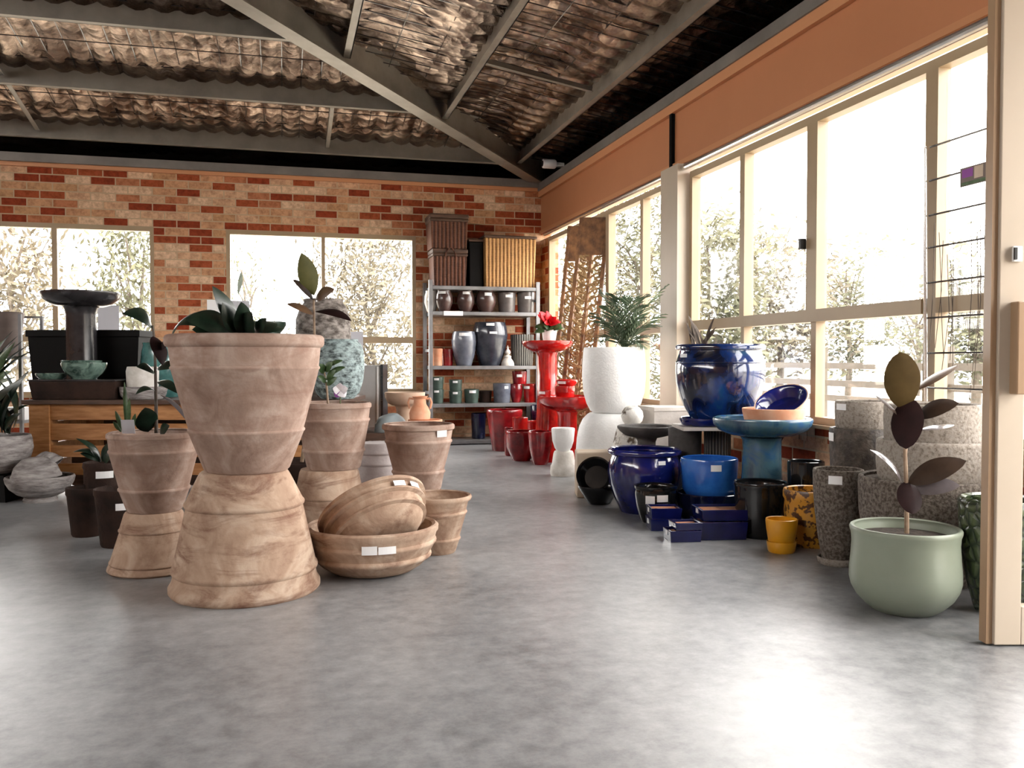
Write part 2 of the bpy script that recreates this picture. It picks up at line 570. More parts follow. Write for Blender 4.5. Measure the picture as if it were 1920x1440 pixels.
def sticker(root, loc, prof, cx, zc, rect, name='price_sticker', mat='paper'):
    """paper price sticker stuck on the wall of a round pot; rect = x0, y0, x1, y1 in the photo"""
    x0, y0, x1, y1 = rect
    view = Vector((loc.x, loc.y, 0)).normalized()
    right = Vector((view.y, -view.x, 0))
    n = 5
    vs, fs = [], []
    for lay in (0, 1):
        for py in (y0, y1):
            for i in range(n):
                px = x0 + (x1 - x0) * i / (n - 1)
                z = at(px, py, zc - .7 * r_at(prof, prof[-1][1] * .7)).z - loc.z
                z = min(max(z, 0), prof[-1][1])
                r = r_at(prof, z) + .0022 + .001 * lay
                q = max(-.98, min(.98, (px - cx) * zc / F / r))
                a = math.asin(q)
                vs.append(-view * cos(a) * r + right * sin(a) * r + Vector((0, 0, z)))
    for lay in (0, 1):
        o = lay * 2 * n
        for i in range(n - 1):
            fs.append((o + i, o + i + 1, o + n + i + 1, o + n + i))
    for i in range(n - 1):
        for ra in (0, n):
            fs.append((ra + i, ra + i + 1, 2 * n + ra + i + 1, 2 * n + ra + i))
    for i in (0, n - 1):
        fs.append((i, n + i, 3 * n + i, 2 * n + i))
    return MB().add(vs, fs).make(name, mat, root, smooth=False)


TOPZ = {}


def pot(name, label, cat, cx, zc, prof, mat, base=0, t=.014, depth=None, inv=False, group=None, stick=(), soil=None,
        wob=0, n=56, angle=40):
    """round pot whose outline is prof = rows and half widths read off the photo, foot first"""
    pr = prof_px(cx, zc, prof, base)
    ht = pr[-1][1]
    if inv:
        fl = [(r, ht - z) for r, z in reversed(pr)]
        hp, zf = hollow(fl, t, depth or ht * .85)
        hp = [(r, ht - z) for r, z in hp]
    else:
        hp, zf = hollow(pr, t, depth or ht * .8)
    p = at(cx, 675, zc)
    loc = Vector((p.x, p.y, base))
    if name.startswith('potted'):
        o = empty(name, loc, label, cat, group)
        body = MB().lathe(hp, n, wob).make('pot', mat, o, angle=angle)
    else:
        o = body = MB().lathe(hp, n, wob).make(name, mat, loc=loc, angle=angle)
        tag(o, label, cat, group)
    TOPZ[o] = base + ht
    for s in stick:
        sticker(body, loc, pr, cx, zc, s)
    if soil:
        r = r_at(pr, zf) - t * .5
        MB().lathe([(0, 0), (r, 0), (r, .012), (r * .5, .022), (0, .018)], 32).make(
            'soil', soil, body, loc=(0, 0, zf + .001))
    o['_h'] = ht
    return o


def birdbath(name, label, cx, zc, dish, ped, mat, base=0, group=None, t=.02, dd=.05, cat='birdbath', pmat=None):
    """dish and ped are photo outlines, foot first"""
    pd = prof_px(cx, zc, ped, base)
    p = at(cx, 675, zc)
    root = empty(name, (p.x, p.y, base), label, cat, group)
    MB().lathe([(0, 0)] + pd + [(0, pd[-1][1])], 48).make('pedestal', pmat or mat, root)
    z0 = pd[-1][1] + .001
    d = prof_px(cx, zc, dish, base + z0)
    hp, zf = hollow(d, t, dd)
    MB().lathe(hp, 56).make('dish', mat, root, loc=(0, 0, z0))
    TOPZ[root] = base + z0 + d[-1][1]
    TOPZ[root.name + '_in'] = base + z0 + zf
    return root


def leaf_mb(b, t, w, nrm, sag=0., fold=.15, shape=1.0, n=14, mb=None, petiole=0., pw=.78):
    """one leaf from b to t (points), w wide, its face turned to nrm"""
    mb = mb or MB()
    b, t = Vector(b), Vector(t)
    ax = t - b
    L = ax.length
    ax.normalize()
    nrm = (nrm - ax * nrm.dot(ax)).normalized()
    side = ax.cross(nrm)
    vs, fs = [], []
    for i in range(n + 1):
        u = i / n
        c = b + ax * (L * u) + nrm * (-sag * L * 4 * (u - .5) ** 2 + sag * L)
        if u < petiole:
            hw = .02 * w
        else:
            v = (u - petiole) / (1 - petiole)
            hw = .5 * w * (sin(pi * v ** shape) ** pw if 0 < v < 1 else .0) + .004 * w
        for k, f in ((-1, -fold), (-.5, -fold * .3), (0, 0), (.5, -fold * .3), (1, -fold)):
            vs.append(c + side * (hw * k) - nrm * (hw * f) * -1)
    for i in range(n):
        for j in range(4):
            fs.append((i * 5 + j, i * 5 + j + 1, (i + 1) * 5 + j + 1, (i + 1) * 5 + j))
    return mb.add(vs, fs)


def px_leaf(root, b, t, zb, zt, w, mat, face=1.0, sag=0., lift=0., fold=.15, shape=1.0, name='leaf', petiole=0., label=None, pw=.78):
    """leaf between two photo points at depths zb and zt, w photo pixels wide, face = how squarely it faces the viewer"""
    pb, pt = at(*b, zb), at(*t, zt)
    ax = (pt - pb).normalized()
    view = -(pb + pt - 2 * CAM).normalized()
    view = (view - ax * view.dot(ax)).normalized()
    other = ax.cross(view)
    if other.z < 0:
        other = -other
    nrm = view * face + other * math.sqrt(max(0, 1 - face * face))
    mb = leaf_mb(pb - root.location, pt - root.location, w * (zb + zt) / 2 / F / max(face, .15), nrm, sag, fold, shape, petiole=petiole, pw=pw)
    o = mb.make(name, mat, root, recalc=False, angle=80)
    if label:
        o['label'] = label
    return o


def px_tube(root, pts, r, mat, name, r2=None, n=8):
    """pts = (px, py, depth)"""
    return MB().tube([at(*p) - root.location for p in pts], r, n, r2).make(name, mat, root)


# ------------------------------------------------------------------ room
DY, WX = 9.8, 2.9            # brick wall at y = DY, window wall at x = WX
XL, YB = -7.2, -5.0
struct('floor', MB().box((XL - .2, YB - 1.5, -.12), (WX + .15, DY + .15, 0)), 'polished_concrete')

SILL, TOP, WALLT = .56, 2.30, 2.86


def bx(px):
    return on_y(px, 600, DY).x


w1 = (bx(-330), bx(290))
w2 = (bx(425), bx(780))
mb = MB()
th = .12
mb.box((XL, DY, 0), (WX + th, DY + th, SILL))
mb.box((XL, DY, TOP), (WX + th, DY + th, WALLT))
for a, b in ((XL, w1[0]), (w1[1], w2[0]), (w2[1], WX + th)):
    mb.box((a, DY, SILL), (b, DY + th, TOP))
struct('wall_back', mb, 'brick_x')


def ry(px):
    return on_x(px, 600, WX).y


RY = dict(near=2.12, p3=ry(1742), p2=ry(1292), col0=ry(1290), col1=ry(1258), p1=ry(1138), p0=ry(1028))
mb = MB()
mb.box((WX, 2.0, 0), (WX + th, DY, SILL - .1))
mb.box((WX, RY['p0'], SILL - .1), (WX + th, DY, TOP))
struct('wall_right', mb, 'brick_y')
mb = MB()                                            # rowlock course under the sill
y = 2.02
while y < RY['p0'] - .08:
    mb.box((WX - .012, y, SILL - .1), (WX + th, y + .072, SILL))
    y += .08
struct('trim_1', mb, 'brick_y')
struct('trim_2', MB().box((WX, 2.0, TOP + .06), (WX + th, DY, WALLT + .06)), 'orange')
struct('trim_3', MB().box((WX - .035, 2.0, WALLT - .07), (WX, DY, WALLT)), 'orange_light')
struct('trim_4', MB().box((WX - .05, 2.0, WALLT), (WX + .04, DY, WALLT + .08)), 'steel_dark')
struct('trim_5', MB().box((WX - .02, 2.0, TOP + .075), (WX, DY, TOP + .11)), 'orange_light')
struct('trim_6', MB().box((XL, DY - .03, WALLT - .005), (WX, DY + .06, WALLT + .035)), 'orange_light')
struct('trim_7', MB().box((XL, DY - .07, WALLT + .035), (WX, DY + .06, WALLT + .12)), 'steel_dark')
# bright rail over the windows
mb = MB()
mb.tube([(WX - .045, 2.0, TOP + .03), (WX - .045, RY['col0'] + .02, TOP + .03)], .022, 12)
struct('trim_8', mb, 'chrome')
mb = MB().tube([(WX - .045, RY['col1'] + .05, TOP + .03), (WX - .045, DY - .3, TOP + .03)], .02, 12)
struct('trim_9', mb, 'chrome')
# white column between the two runs of windows
struct('trim_10', MB().box((WX - .09, RY['col0'] - .0, SILL), (WX + .08, RY['col1'], TOP + .06)), 'cream_pale')
# conduit above the column
struct('trim_11', MB().box((WX - .03, ry(1262) - .02, TOP + .06), (WX - .002, ry(1262) + .02, WALLT)), 'black_void')
struct('wall_left', MB().box((XL - .12, YB, 0), (XL, DY + .12, 3.4)), 'brick_y')
struct('wall_front', MB().box((XL, YB - .12, 0), (WX + .12, YB, 4.6)), 'brick_x')  # unseen wall, added to cut the light from behind the camera
struct('wall_right', MB().box((WX, YB, 0), (WX + th, .7, 3.2)).box((WX, .7, 2.35), (WX + th, 2.0, 3.2)), 'brick_y')  # unseen stretch; doorway narrowed to cut the frontal light


def win(idx, face, u, mull, trans, low_mull=None, fm='cream', lab=None):
    """window in the plane face = ('y', DY) or ('x', WX); u = span, mull = mullion positions, trans = transom height"""
    ax, c = face
    root = empty('window_%d' % idx, (0, 0, 0), kind='structure')
    d0, d1 = c + .0, c + .07

    def bxx(mb, u0, u1, v0, v1, a=d0, b=d1):
        if ax == 'y':
            mb.box((u0, a, v0), (u1, b, v1))
        else:
            mb.box((a, u0, v0), (b, u1, v1))
    mb = MB()
    k = .04
    bxx(mb, u[0], u[0] + k, SILL, TOP)
    bxx(mb, u[1] - k, u[1], SILL, TOP)
    bxx(mb, u[0] + k, u[1] - k, TOP - k * 1.2, TOP)
    bxx(mb, u[0] + k, u[1] - k, SILL, SILL + k)
    bxx(mb, u[0] + k, u[1] - k, trans - .035, trans + .035, d0 - .012, d1)
    for q, w in mull:
        bxx(mb, q - w / 2, q + w / 2, trans + .035, TOP - k * 1.2, d0 - .004, d1 - .005)
    for q, w in (low_mull or mull):
        bxx(mb, q - w / 2, q + w / 2, SILL + k, trans - .035, d0 + .004, d1 - .005)
    mb.make('window_frame', fm, root, smooth=False)
    mb = MB()
    bxx(mb, u[0] - .0, u[1] + .0, SILL - .02, SILL, c - .04, c + .12)
    mb.make('window_sill', fm, root, smooth=False)
    us = [u[0] + k] + [q for q, w in mull] + [u[1] - k]
    for a, b in zip(us, us[1:]):
        for v0, v1 in ((SILL + k, trans - .03), (trans + .03, TOP - k)):
            g = MB()
            bxx(g, a, b, v0, v1, c + .045, c + .051)
            g.make('pane', 'glass', root, smooth=False)
    return root


TR = 1.17
win(1, ('y', DY), w1, [(bx(-113), .05), (bx(104), .05)], TR - .03)
win(2, ('y', DY), w2, [(bx(607), .04)], TR - .03)
win(3, ('x', WX), (2.12, RY['p3']), [], TR)
rw = win(4, ('x', WX), (RY['p3'], RY['p2']), [(ry(1521), .10), (ry(1391), .06)], TR, [(ry(1524), .05), (ry(1391), .04)])
win(5, ('x', WX), (RY['col1'], RY['p1']), [(ry(1203), .06)], TR)
win(6, ('x', WX), (RY['p1'], RY['p0']), [(ry(1080), .06)], TR)
lt = on_x(1511, 458, WX)
o = MB().box((-.035, -.012, -.03), (0, .012, .03)).make('window_latch', 'black_rubber', loc=(WX - .006, lt.y, lt.z), smooth=False)
o.parent = rw

# ------------------------------------------------------------------ roof
SL = .163


def roof_z(d):
    return WALLT + .40 + SL * d


def roof(name, axis):
    """foil covered roof slope; its ribs run down the slope"""
    vs, fs, idx = [], [], {}
    step = .045
    nu = int(17 / step)
    ds = [-.5 + .22 * i for i in range(48)]
    for i in range(nu):
        for j, d in enumerate(ds):
            a = (WX + .5 - i * step) if axis == 'A' else (DY + .5 - i * step)
            lim = (WX - a) if axis == 'A' else (DY - a)
            if lim < d - .3:
                continue
            ph = a / .19 * pi
            z = roof_z(d) - .04 * abs(sin(ph)) - .055 * (sin(d / 1.02 * pi) ** 2) + .012 * sin(a * 5.3 + d * 9) * sin(a * 2.1 - d * 4)
            x, yy = (a, DY - d) if axis == 'A' else (WX - d, a)
            if x < XL - .3 or yy < YB - 1.2:
                continue
            idx[i, j] = len(vs)
            vs.append((x, yy, z))
    for (i, j), k in idx.items():
        q = [(i, j), (i + 1, j), (i + 1, j + 1), (i, j + 1)]
        if all(p in idx for p in q):
            fs.append([idx[p] for p in q])
    o = MB().add(vs, fs).make(name, 'foil', recalc=False, angle=180)
    md = o.modifiers.new('sheet', 'SOLIDIFY')
    md.thickness = .02
    md.offset = 1 if axis == 'B' else -1
    o['kind'] = 'structure'
    # safety mesh of thin wires under the foil
    mb = MB()
    for i in range(0, 60):
        a = (WX - i * .17) if axis == 'A' else (DY - i * .17)
        d0, d1 = -.2, min((WX - a) if axis == 'A' else (DY - a), 8.5)
        if d1 < .1 or a < (XL if axis == 'A' else YB):
            continue
        q = [(a, DY - d, roof_z(d) - .085) if axis == 'A' else (WX - d, a, roof_z(d) - .085) for d in (d0, d1)]
        mb.tube(q, .0045, 4)
    for i in range(1, 26):
        d = i * .33
        if axis == 'A':
            q = [(XL, DY - d, roof_z(d) - .09), (WX - d, DY - d, roof_z(d) - .09)]
        else:
            q = [(WX - d, YB, roof_z(d) - .09), (WX - d, DY - d, roof_z(d) - .09)]
        mb.tube(q, .0045, 4)
    struct('ceiling_mesh', mb, 'dark_metal')
    return o


roof('ceiling', 'A')
roof('ceiling', 'B')
# closed eaves behind the wall tops; black boards added to make the gap dark
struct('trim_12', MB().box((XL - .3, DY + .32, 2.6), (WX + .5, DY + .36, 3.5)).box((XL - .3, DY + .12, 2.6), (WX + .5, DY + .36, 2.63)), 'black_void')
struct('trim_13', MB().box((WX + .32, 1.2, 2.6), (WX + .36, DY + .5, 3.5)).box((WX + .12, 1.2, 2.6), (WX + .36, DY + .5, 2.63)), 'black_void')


def beam(name, p, q, sect, mat):
    """boxes of a section (lateral0, lateral1, up0, up1) swept from p to q"""
    p, q = Vector(p), Vector(q)
    t = (q - p).normalized()
    lat = t.cross(Vector((0, 0, 1))).normalized()
    up = lat.cross(t)
    L = (q - p).length
    m = Matrix((lat, t, up)).transposed().to_4x4()
    m.translation = p
    mb = MB()
    for a0, a1, u0, u1 in sect:
        mb.box((a0, 0, u0), (a1, L, u1), m)
    return struct(name, mb, mat)


hipb = WALLT + .06
beam('hip_rafter', (WX + .05, DY + .05, hipb), (WX + .05 - 9, DY + .05 - 9, hipb + SL * 9),
     [(-.075, .075, 0, .014), (-.005, .005, .014, .27), (-.075, .075, .27, .284)], 'steel')


def solve_A(px, py, c):
    d = at(px, py, 1) - CAM
    t = (c + SL * DY - H) / (d.z + SL * d.y)
    return CAM + d * t


def solve_B(px, py, c):
    d = at(px, py, 1) - CAM
    t = (c + SL * WX - H) / (d.z + SL * d.x)
    return CAM + d * t


pb = WALLT + .15
SEC = [(-.03, .03, 0, .008), (.022, .03, 0, .19), (-.03, .03, .19, .198)]
ya = [solve_A(250, 174, pb).y, solve_A(250, 268, pb).y]
for yy in (ya[0], ya[1], 2 * ya[0] - ya[1], 3 * ya[0] - 2 * ya[1]):
    d = DY - yy
    beam('roof_purlin', (XL, yy, pb + SL * d), (WX - d - .02, yy, pb + SL * d), [(-b, -a, c, e) for a, b, c, e in SEC], 'steel')
xb = [solve_B(870, 170, pb).x, solve_B(1140, 168, pb).x]
for xx in (xb[0], xb[1], 2 * xb[0] - xb[1]):
    d = WX - xx
    beam('roof_purlin', (xx, YB, pb + SL * d), (xx, DY - d - .02, pb + SL * d), SEC, 'steel')
# bridging struts between the purlins
for px in (75, 617):
    a = solve_A(px, 262, pb)
    x = a.x
    for y0, y1 in ((ya[0], ya[1]), (2 * ya[0] - ya[1], ya[0])) if px < 100 else ((ya[0], ya[1]),):
        beam('roof_strut', (x, y0 + .03, pb + SL * (DY - y0) + .06), (x, y1 - .03, pb + SL * (DY - y1) + .06),
             [(-.02, .02, 0, .006), (-.02, -.014, 0, .05)], 'steel')
sb = solve_B(1010, 160, pb)
beam('roof_strut', (xb[0] + .03, sb.y, pb + SL * (WX - xb[0]) + .06), (xb[1] - .03, sb.y, pb + SL * (WX - xb[1]) + .06),
     [(-.02, .02, 0, .006), (-.02, -.014, 0, .05)], 'steel')

# ------------------------------------------------------------------ open glazed door at the right
root = empty('door_1', (0, 0, 0), kind='structure')
dl = at(1864, 1213, zfloor(1213))
root.location = (dl.x, dl.y, 0)
root.rotation_euler = (0, 0, -YAW)
LW, DH, TK = .80, 2.26, .045
st = .085
mb = MB()
mb.box((0, 0, .006), (st, TK, DH))
mb.box((LW - st, 0, .006), (LW, TK, DH))
mb.box((st, 0, .006), (LW - st, TK, .13))
mb.box((st, 0, DH - st), (LW - st, TK, DH))
mb.make('door_frame', 'cream_pale', root, smooth=False, bevel=.003)
MB().box((-.02, .012, .006), (-.001, TK + .01, DH)).make('door_seal', 'tan_metal', root, smooth=False)
MB().box((st, .018, .13), (LW - st, .026, DH - st)).make('pane', 'glass', root, smooth=False)
z0, z1 = at(1895, 738, 2.83).z, at(1895, 568, 2.83).z
MB().box((.034, -.045, z0), (.068, 0, z1)).make('door_handle', 'tan_metal', root, smooth=False, bevel=.004)
z0, z1 = at(1895, 494, 2.83).z, at(1895, 465, 2.83).z
lk = MB().box((.036, -.012, z0), (.066, 0, z1)).make('door_lock', 'white_plastic', root, smooth=False, bevel=.003)
MB().box((.036, -.02, z0 + .006), (.044, -.012, z1 - .006)).make('latch', 'black_rubber', lk, smooth=False)

# ------------------------------------------------------------------ terracotta pots on the left
ZA = 3.51
a1 = pot('terracotta_pot', 'largest weathered terracotta pot turned upside down, bottom of the tallest stack', 'pot', 457, ZA,
         [(1112, 134), (1107, 138), (1098, 138), (1090, 133), (1084, 131), *B(1067, 129.5, 4, 7), *B(944, 106, 3.5, 6), (892, 84), (885, 80), (882, 76)],
         'terra_buff', inv=True, wob=.004, n=72)
root = pot('potted_plant', 'largest terracotta pot with a dark leafy plant, upright on an upturned pot', 'potted plant', 462, ZA,
           [(879, 74), (875, 78), *B(804, 104), *B(689, 133), (652, 137), (649, 142), (645, 144), (634, 144), (630, 141)],
           'terra', base=TOPZ[a1] + .001, t=.02, depth=.07, soil='soil', wob=.004, n=72)
D_ = ZA
for b, t, w, face, sag in (
        ((452, 628), (398, 536), 30, .75, .06), ((440, 626), (348, 598), 42, .7, .2), ((425, 628), (322, 632), 24, .5, .35),
        ((448, 630), (417, 566), 32, .9, .05), ((458, 630), (452, 566), 34, .9, .05), ((462, 630), (472, 585), 30, .7, .1),
        ((470, 630), (520, 606), 26, .5, .15), ((470, 628), (532, 616), 18, .5, .15), ((430, 630), (378, 610), 40, .8, .15),
        ((480, 630), (500, 596), 20, .8, .1), ((440, 630), (360, 618), 34, .7, .1)):
    px_leaf(root, b, t, D_ - .02, D_ - .12 if face > .6 else D_ + .05, w, 'leaf_dark', face, sag, shape=.9)
px_leaf(root, (446, 628), (452, 509), D_ + .05, D_ + .1, 9, 'leaf_pale', .6, .03, petiole=.62, shape=1.1)

ZB = 3.86
b1 = pot('terracotta_pot', 'upturned terracotta pot carrying the rubber plant pot, left of the tallest stack', 'pot', 285, ZB,
         [(1094, 80), (1090, 83), (1084, 82), (1078, 79), *B(1073, 77), *B(1000, 60), (963, 52), (958, 49)], 'terra_buff', inv=True, wob=.004)
root = pot('potted_plant', 'terracotta pot with a tall thin dark-leaved plant, on an upturned pot', 'potted plant', 287, ZB,
           [(955, 47), (951, 50), *B(914, 62), *B(844, 78), (822, 80), (818, 83), (812, 82.5), (810, 80)], 'terra',
           base=TOPZ[b1] + .001, depth=.05, soil='soil', wob=.004)
px_tube(root, [(293, 812, ZB), (292, 720, ZB), (290, 640, ZB), (286, 610, ZB)], .008, 'twig', 'stem', .004)
for b, t, w, face, sag, mt in (
        ((285, 615), (229, 588), 24, .5, .32, 'leaf_dark'), ((288, 630), (304, 685), 26, .8, .1, 'leaf_burgundy'),
        ((300, 650), (324, 640), 18, .7, .1, 'leaf_burgundy'), ((296, 690), (328, 690), 18, .7, .15, 'leaf_dark'),
        ((296, 715), (334, 738), 17, .8, .15, 'leaf_dark'), ((290, 700), (256, 688), 14, .5, .2, 'leaf_dark'),
        ((292, 735), (254, 740), 9, .5, .3, 'leaf_dark'), ((300, 740), (352, 792), 8, .6, .1, 'leaf_painted_gloss'),
        ((278, 810), (272, 764), 40, .95, .05, 'leaf_dark'), ((300, 812), (318, 798), 18, .8, .1, 'leaf_dark')):
    px_leaf(root, b, t, ZB, ZB - .08, w, mt, face, sag, name='leaf', shape=.9)
for b, t, w in (((237, 808), (233, 715), 8), ((240, 810), (243, 745), 8), ((232, 810), (216, 770), 9), ((246, 810), (254, 775), 9), ((228, 810), (212, 790), 8)):
    px_leaf(root, b, t, ZB - .04, ZB - .06, w, 'leaf_green', .9, .02, name='blade')
p = at(240, 800, ZB - .12) - root.location
MB().box((-.028, -.001, -.03), (.028, .001, .03), Matrix.Translation(p) @ Matrix.Rotation(-YAW, 4, 'Z') @ Matrix.Rotation(.2, 4, 'X')).make('plant_tag', 'paper_grey', root, smooth=False)

ZC = 4.5
c1 = pot('terracotta_pot', 'pale upturned terracotta pot right behind the tilted bowl, carrying a flower pot', 'pot', 616, ZC,
         [(1010, 70), (1000, 69), *B(928, 63), (885, 55), (879, 52)], 'terra_buff', inv=True, wob=.004)
root = pot('potted_plant', 'terracotta pot with a white and purple flower, stacked right of the tallest pot', 'potted plant', 625, ZC,
           [(876, 47), (872, 50), *B(842, 56), *B(786, 65), (766, 67), (763, 70), (757, 70), (755, 68)], 'terra',
           base=TOPZ[c1] + .001, depth=.05, soil='soil', wob=.004)
px_tube(root, [(615, 757, ZC), (612, 720, ZC), (607, 692, ZC)], .006, 'stem', 'stem', .004)
for b, t, w, f in (((608, 700), (600, 682), 14, .9), ((609, 696), (624, 680), 14, .8), ((612, 712), (630, 694), 13, .8), ((612, 705), (648, 688), 10, .7),
                   ((614, 716), (596, 706), 12, .8), ((612, 722), (632, 708), 12, .8), ((610, 690), (643, 676), 8, .6)):
    px_leaf(root, b, t, ZC, ZC - .05, w, 'leaf_green', f, .1)
px_tube(root, [(638, 757, ZC - .06), (638, 740, ZC - .07)], .003, 'stem_green', 'flower_stem', .003, 6)
for k in range(5):
    a = 2 * pi * k / 5 + .3
    px_leaf(root, (638, 733), (638 + 15 * cos(a), 733 - 15 * sin(a)), ZC - .09, ZC - .11, 17, 'petal_purple' if k == 3 else 'petal', .95, .1, name='petal', shape=.7)

pot('terracotta_pot', 'greyish lilac upturned terracotta pot in the gap behind the tilted bowl', 'pot', 708, 5.05,
    [(975, 55), (962, 53), *B(868, 41), *B(848, 38), (834, 36), (830, 34)], 'terra_lilac', inv=True, wob=.003)

ZE = 4.62
e1 = pot('terracotta_pot', 'upturned terracotta pot half hidden under the right rear pot', 'pot', 783, ZE,
         [(1002, 62), (996, 62), (960, 56), (925, 47), (919, 44)], 'terra', inv=True)
pot('terracotta_pot', 'brownish terracotta pot with one small price sticker, rightmost of the high pots', 'pot', 784, ZE,
    [(916, 40), (912, 43), *B(882, 48), *B(826, 61), (806, 64), (803, 68), (797, 68), (795, 66)], 'terra', base=TOPZ[e1] + .001,
    stick=[(818, 807, 836, 820)], wob=.004, depth=.12)
pot('terracotta_pot', 'slim open terracotta pot on the floor right of the two bowls', 'pot', 818, 4.2,
    [(1046, 34), (1043, 36), *B(1017, 43), *B(963, 55), (942, 59), (938, 64), (933, 66), (929, 65)], 'terra_buff', wob=.004)

ZG = 3.83
g = pot('terracotta_bowl', 'wide ribbed terracotta bowl on the floor holding a tilted bowl', 'bowl', 696, ZG,
        [(1072, 64), (1068, 78), (1058, 94), (1048, 104), *B(1040, 109, 3, 5), *B(1014, 118, 3, 5), (998, 121), (994, 124), (986, 124.5), (984, 122)],
        'terra_buff', t=.022, stick=[(678, 1019, 705, 1035), (707, 1021, 738, 1035)], wob=.003, n=72)


def tilted(name, label, cat, c, z, r, h, axis, mat, prof=None, group=None, stick=None, t=.014, inner=None, base=.55):
    """bowl whose rim centre is seen at c and whose opening looks along axis = (right, up, away)"""
    a = (RT * axis[0] + Vector((0, 0, 1)) * axis[1] + FH * axis[2]).normalized()
    rc = at(*c, z)
    prof = prof or [(r * base, 0), (r * (base + .12), h * .06), (r * .84, h * .45), (r * .95, h * .82), (r, h * .9), (r, h)]
    hp, zf = hollow(prof, t, h * .82)
    o = MB().lathe(hp, 64).make(name, mat)
    q = Vector((0, 0, 1)).rotation_difference(a)
    o.rotation_mode = 'QUATERNION'
    o.rotation_quaternion = q
    o.location = rc - a * h
    tag(o, label, cat, group)
    if inner:
        ri = r_at(prof, zf) - t
        pin = [(0, zf + .002)] + [(max(rr - t - .002, .01), zz) for rr, zz in prof if zz > zf + .004]
        pin = [(0, zf + .003), (ri - .002, zf + .004)] + [(rr - t - .0025, zz) for rr, zz in prof if zz > zf + .006]
        pin2 = [(0, zf + .0012), (ri - .001, zf + .0015)] + [(rr - t - .0008, zz) for rr, zz in prof if zz > zf + .006]
        MB().lathe(pin + pin2[::-1], 64).make('glazed_inside', inner, o)
    return o


bh, br = .17, .245
tb = tilted('terracotta_bowl', 'ribbed terracotta bowl lying tilted inside the wide bowl', 'bowl', (697, 952), 3.86, br, bh, (-.42, .74, .53), 'terra_buff',
            [(br * .5, 0), (br * .62, bh * .05), (br * .76, bh * .24), (br * .80, bh * .33), (br * .875, bh * .36), (br * .88, bh * .41), (br * .835, bh * .45),
             (br * .875, bh * .62), (br * .95, bh * .66), (br * .95, bh * .71), (br * .905, bh * .74), (br * .93, bh * .86), (br, bh * .89), (br, bh * .98), (br * .98, bh)])
# sticker on the tilted bowl: find the wall point that faces the viewer at the wanted place
mw = tb.rotation_quaternion.to_matrix().to_4x4()
mw.translation = tb.location
for rect in ((735, 922, 762, 937), (764, 922, 790, 939)):
    best = None
    for k in range(360):
        an = k * pi / 180
        pnt = mw @ Vector((br * .95 * cos(an), br * .95 * sin(an), bh * .76))
        v = pnt - CAM
        d = v.dot(FW)
        sx = 960 + F * v.dot(RT) / d
        sc = abs(sx - (rect[0] + rect[2]) / 2) + (1e3 if d > 3.86 + .05 else 0)
        if best is None or sc < best[0]:
            best = (sc, an)
    an = best[1]
    wd = .06 / br / 2
    vs, fs = [], []
    for lay in (0, 1):
        for zz in (.70, .84):
            for i in range(4):
                a_ = an - wd + 2 * wd * i / 3
                rr = br * (.955 if zz < .75 else .962) + .002 + .001 * lay
                vs.append((rr * cos(a_), rr * sin(a_), bh * zz))
    for lay in (0, 1):
        o_ = lay * 8
        for i in range(3):
            fs.append((o_ + i, o_ + i + 1, o_ + 5 + i, o_ + 4 + i))
    MB().add(vs, fs).make('price_sticker', 'paper', tb, smooth=False)

# small dark pots left of the stacks
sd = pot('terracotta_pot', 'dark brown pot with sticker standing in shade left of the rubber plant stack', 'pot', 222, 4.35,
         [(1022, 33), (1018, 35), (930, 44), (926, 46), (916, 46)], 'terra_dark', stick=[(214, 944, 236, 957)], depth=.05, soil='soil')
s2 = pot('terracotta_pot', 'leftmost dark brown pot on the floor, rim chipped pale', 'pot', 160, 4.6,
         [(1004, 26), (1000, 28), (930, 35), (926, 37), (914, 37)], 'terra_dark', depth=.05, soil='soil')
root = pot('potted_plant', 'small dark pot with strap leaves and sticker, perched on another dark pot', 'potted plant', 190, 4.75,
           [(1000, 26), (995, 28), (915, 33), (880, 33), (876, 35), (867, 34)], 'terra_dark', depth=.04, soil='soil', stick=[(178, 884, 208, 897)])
for b, t, w, f, s_ in (((190, 866), (142, 822), 10, .7, .2), ((190, 866), (150, 850), 14, .8, .2), ((192, 866), (208, 828), 14, .8, .1),
                       ((185, 866), (165, 832), 10, .8, .15), ((195, 866), (212, 850), 16, .8, .2), ((190, 866), (136, 848), 9, .6, .3)):
    px_leaf(root, b, t, 4.75, 4.70, w, 'leaf_dark', f, s_)

# ------------------------------------------------------------------ left: stone bowls, rack and timber table
sb1 = pot('stone_bowl', 'rough grey stone bowl on a pale foot, nearest the left edge', 'bowl', 72, 5.72,
          [(938, 29), (934, 30), (930, 26), (924, 40), (914, 52), (904, 58), (896, 60), (893, 59)], 'stone_grey', depth=.1, t=.02)
tilted('stone_bowl', 'rough grey stone bowl turned over on top of the footed one', 'bowl', (68, 894), 5.70, .15, .125, (.04, -1, .02), 'stone_grey', base=.4)
tilted('stone_bowl', 'smaller grey stone bowl leaning behind the upturned one', 'bowl', (91, 880), 5.85, .115, .11, (.62, -.74, .12), 'stone_grey', base=.45)
pl = MB().frustum((.15, .15), (.13, .13), 0, at(0, 888, 5.8).z).make('plinth', 'black_plastic', loc=(*at(-12, 675, 5.8).xy, 0), rot=(0, 0, -YAW), smooth=False)
tag(pl, 'low black plinth under the large whitish stone bowl at the left edge', 'plinth')
root = pot('potted_plant', 'large whitish stone bowl with dark arching strap leaves, cut by the left edge', 'potted plant', -6, 5.8,
           [(888, 30), (880, 40), (862, 53), (840, 59), (822, 57), (816, 55)], 'stone_grey', base=at(0, 888, 5.8).z + .001, depth=.05, soil='soil', wob=.01)
random.seed(4)
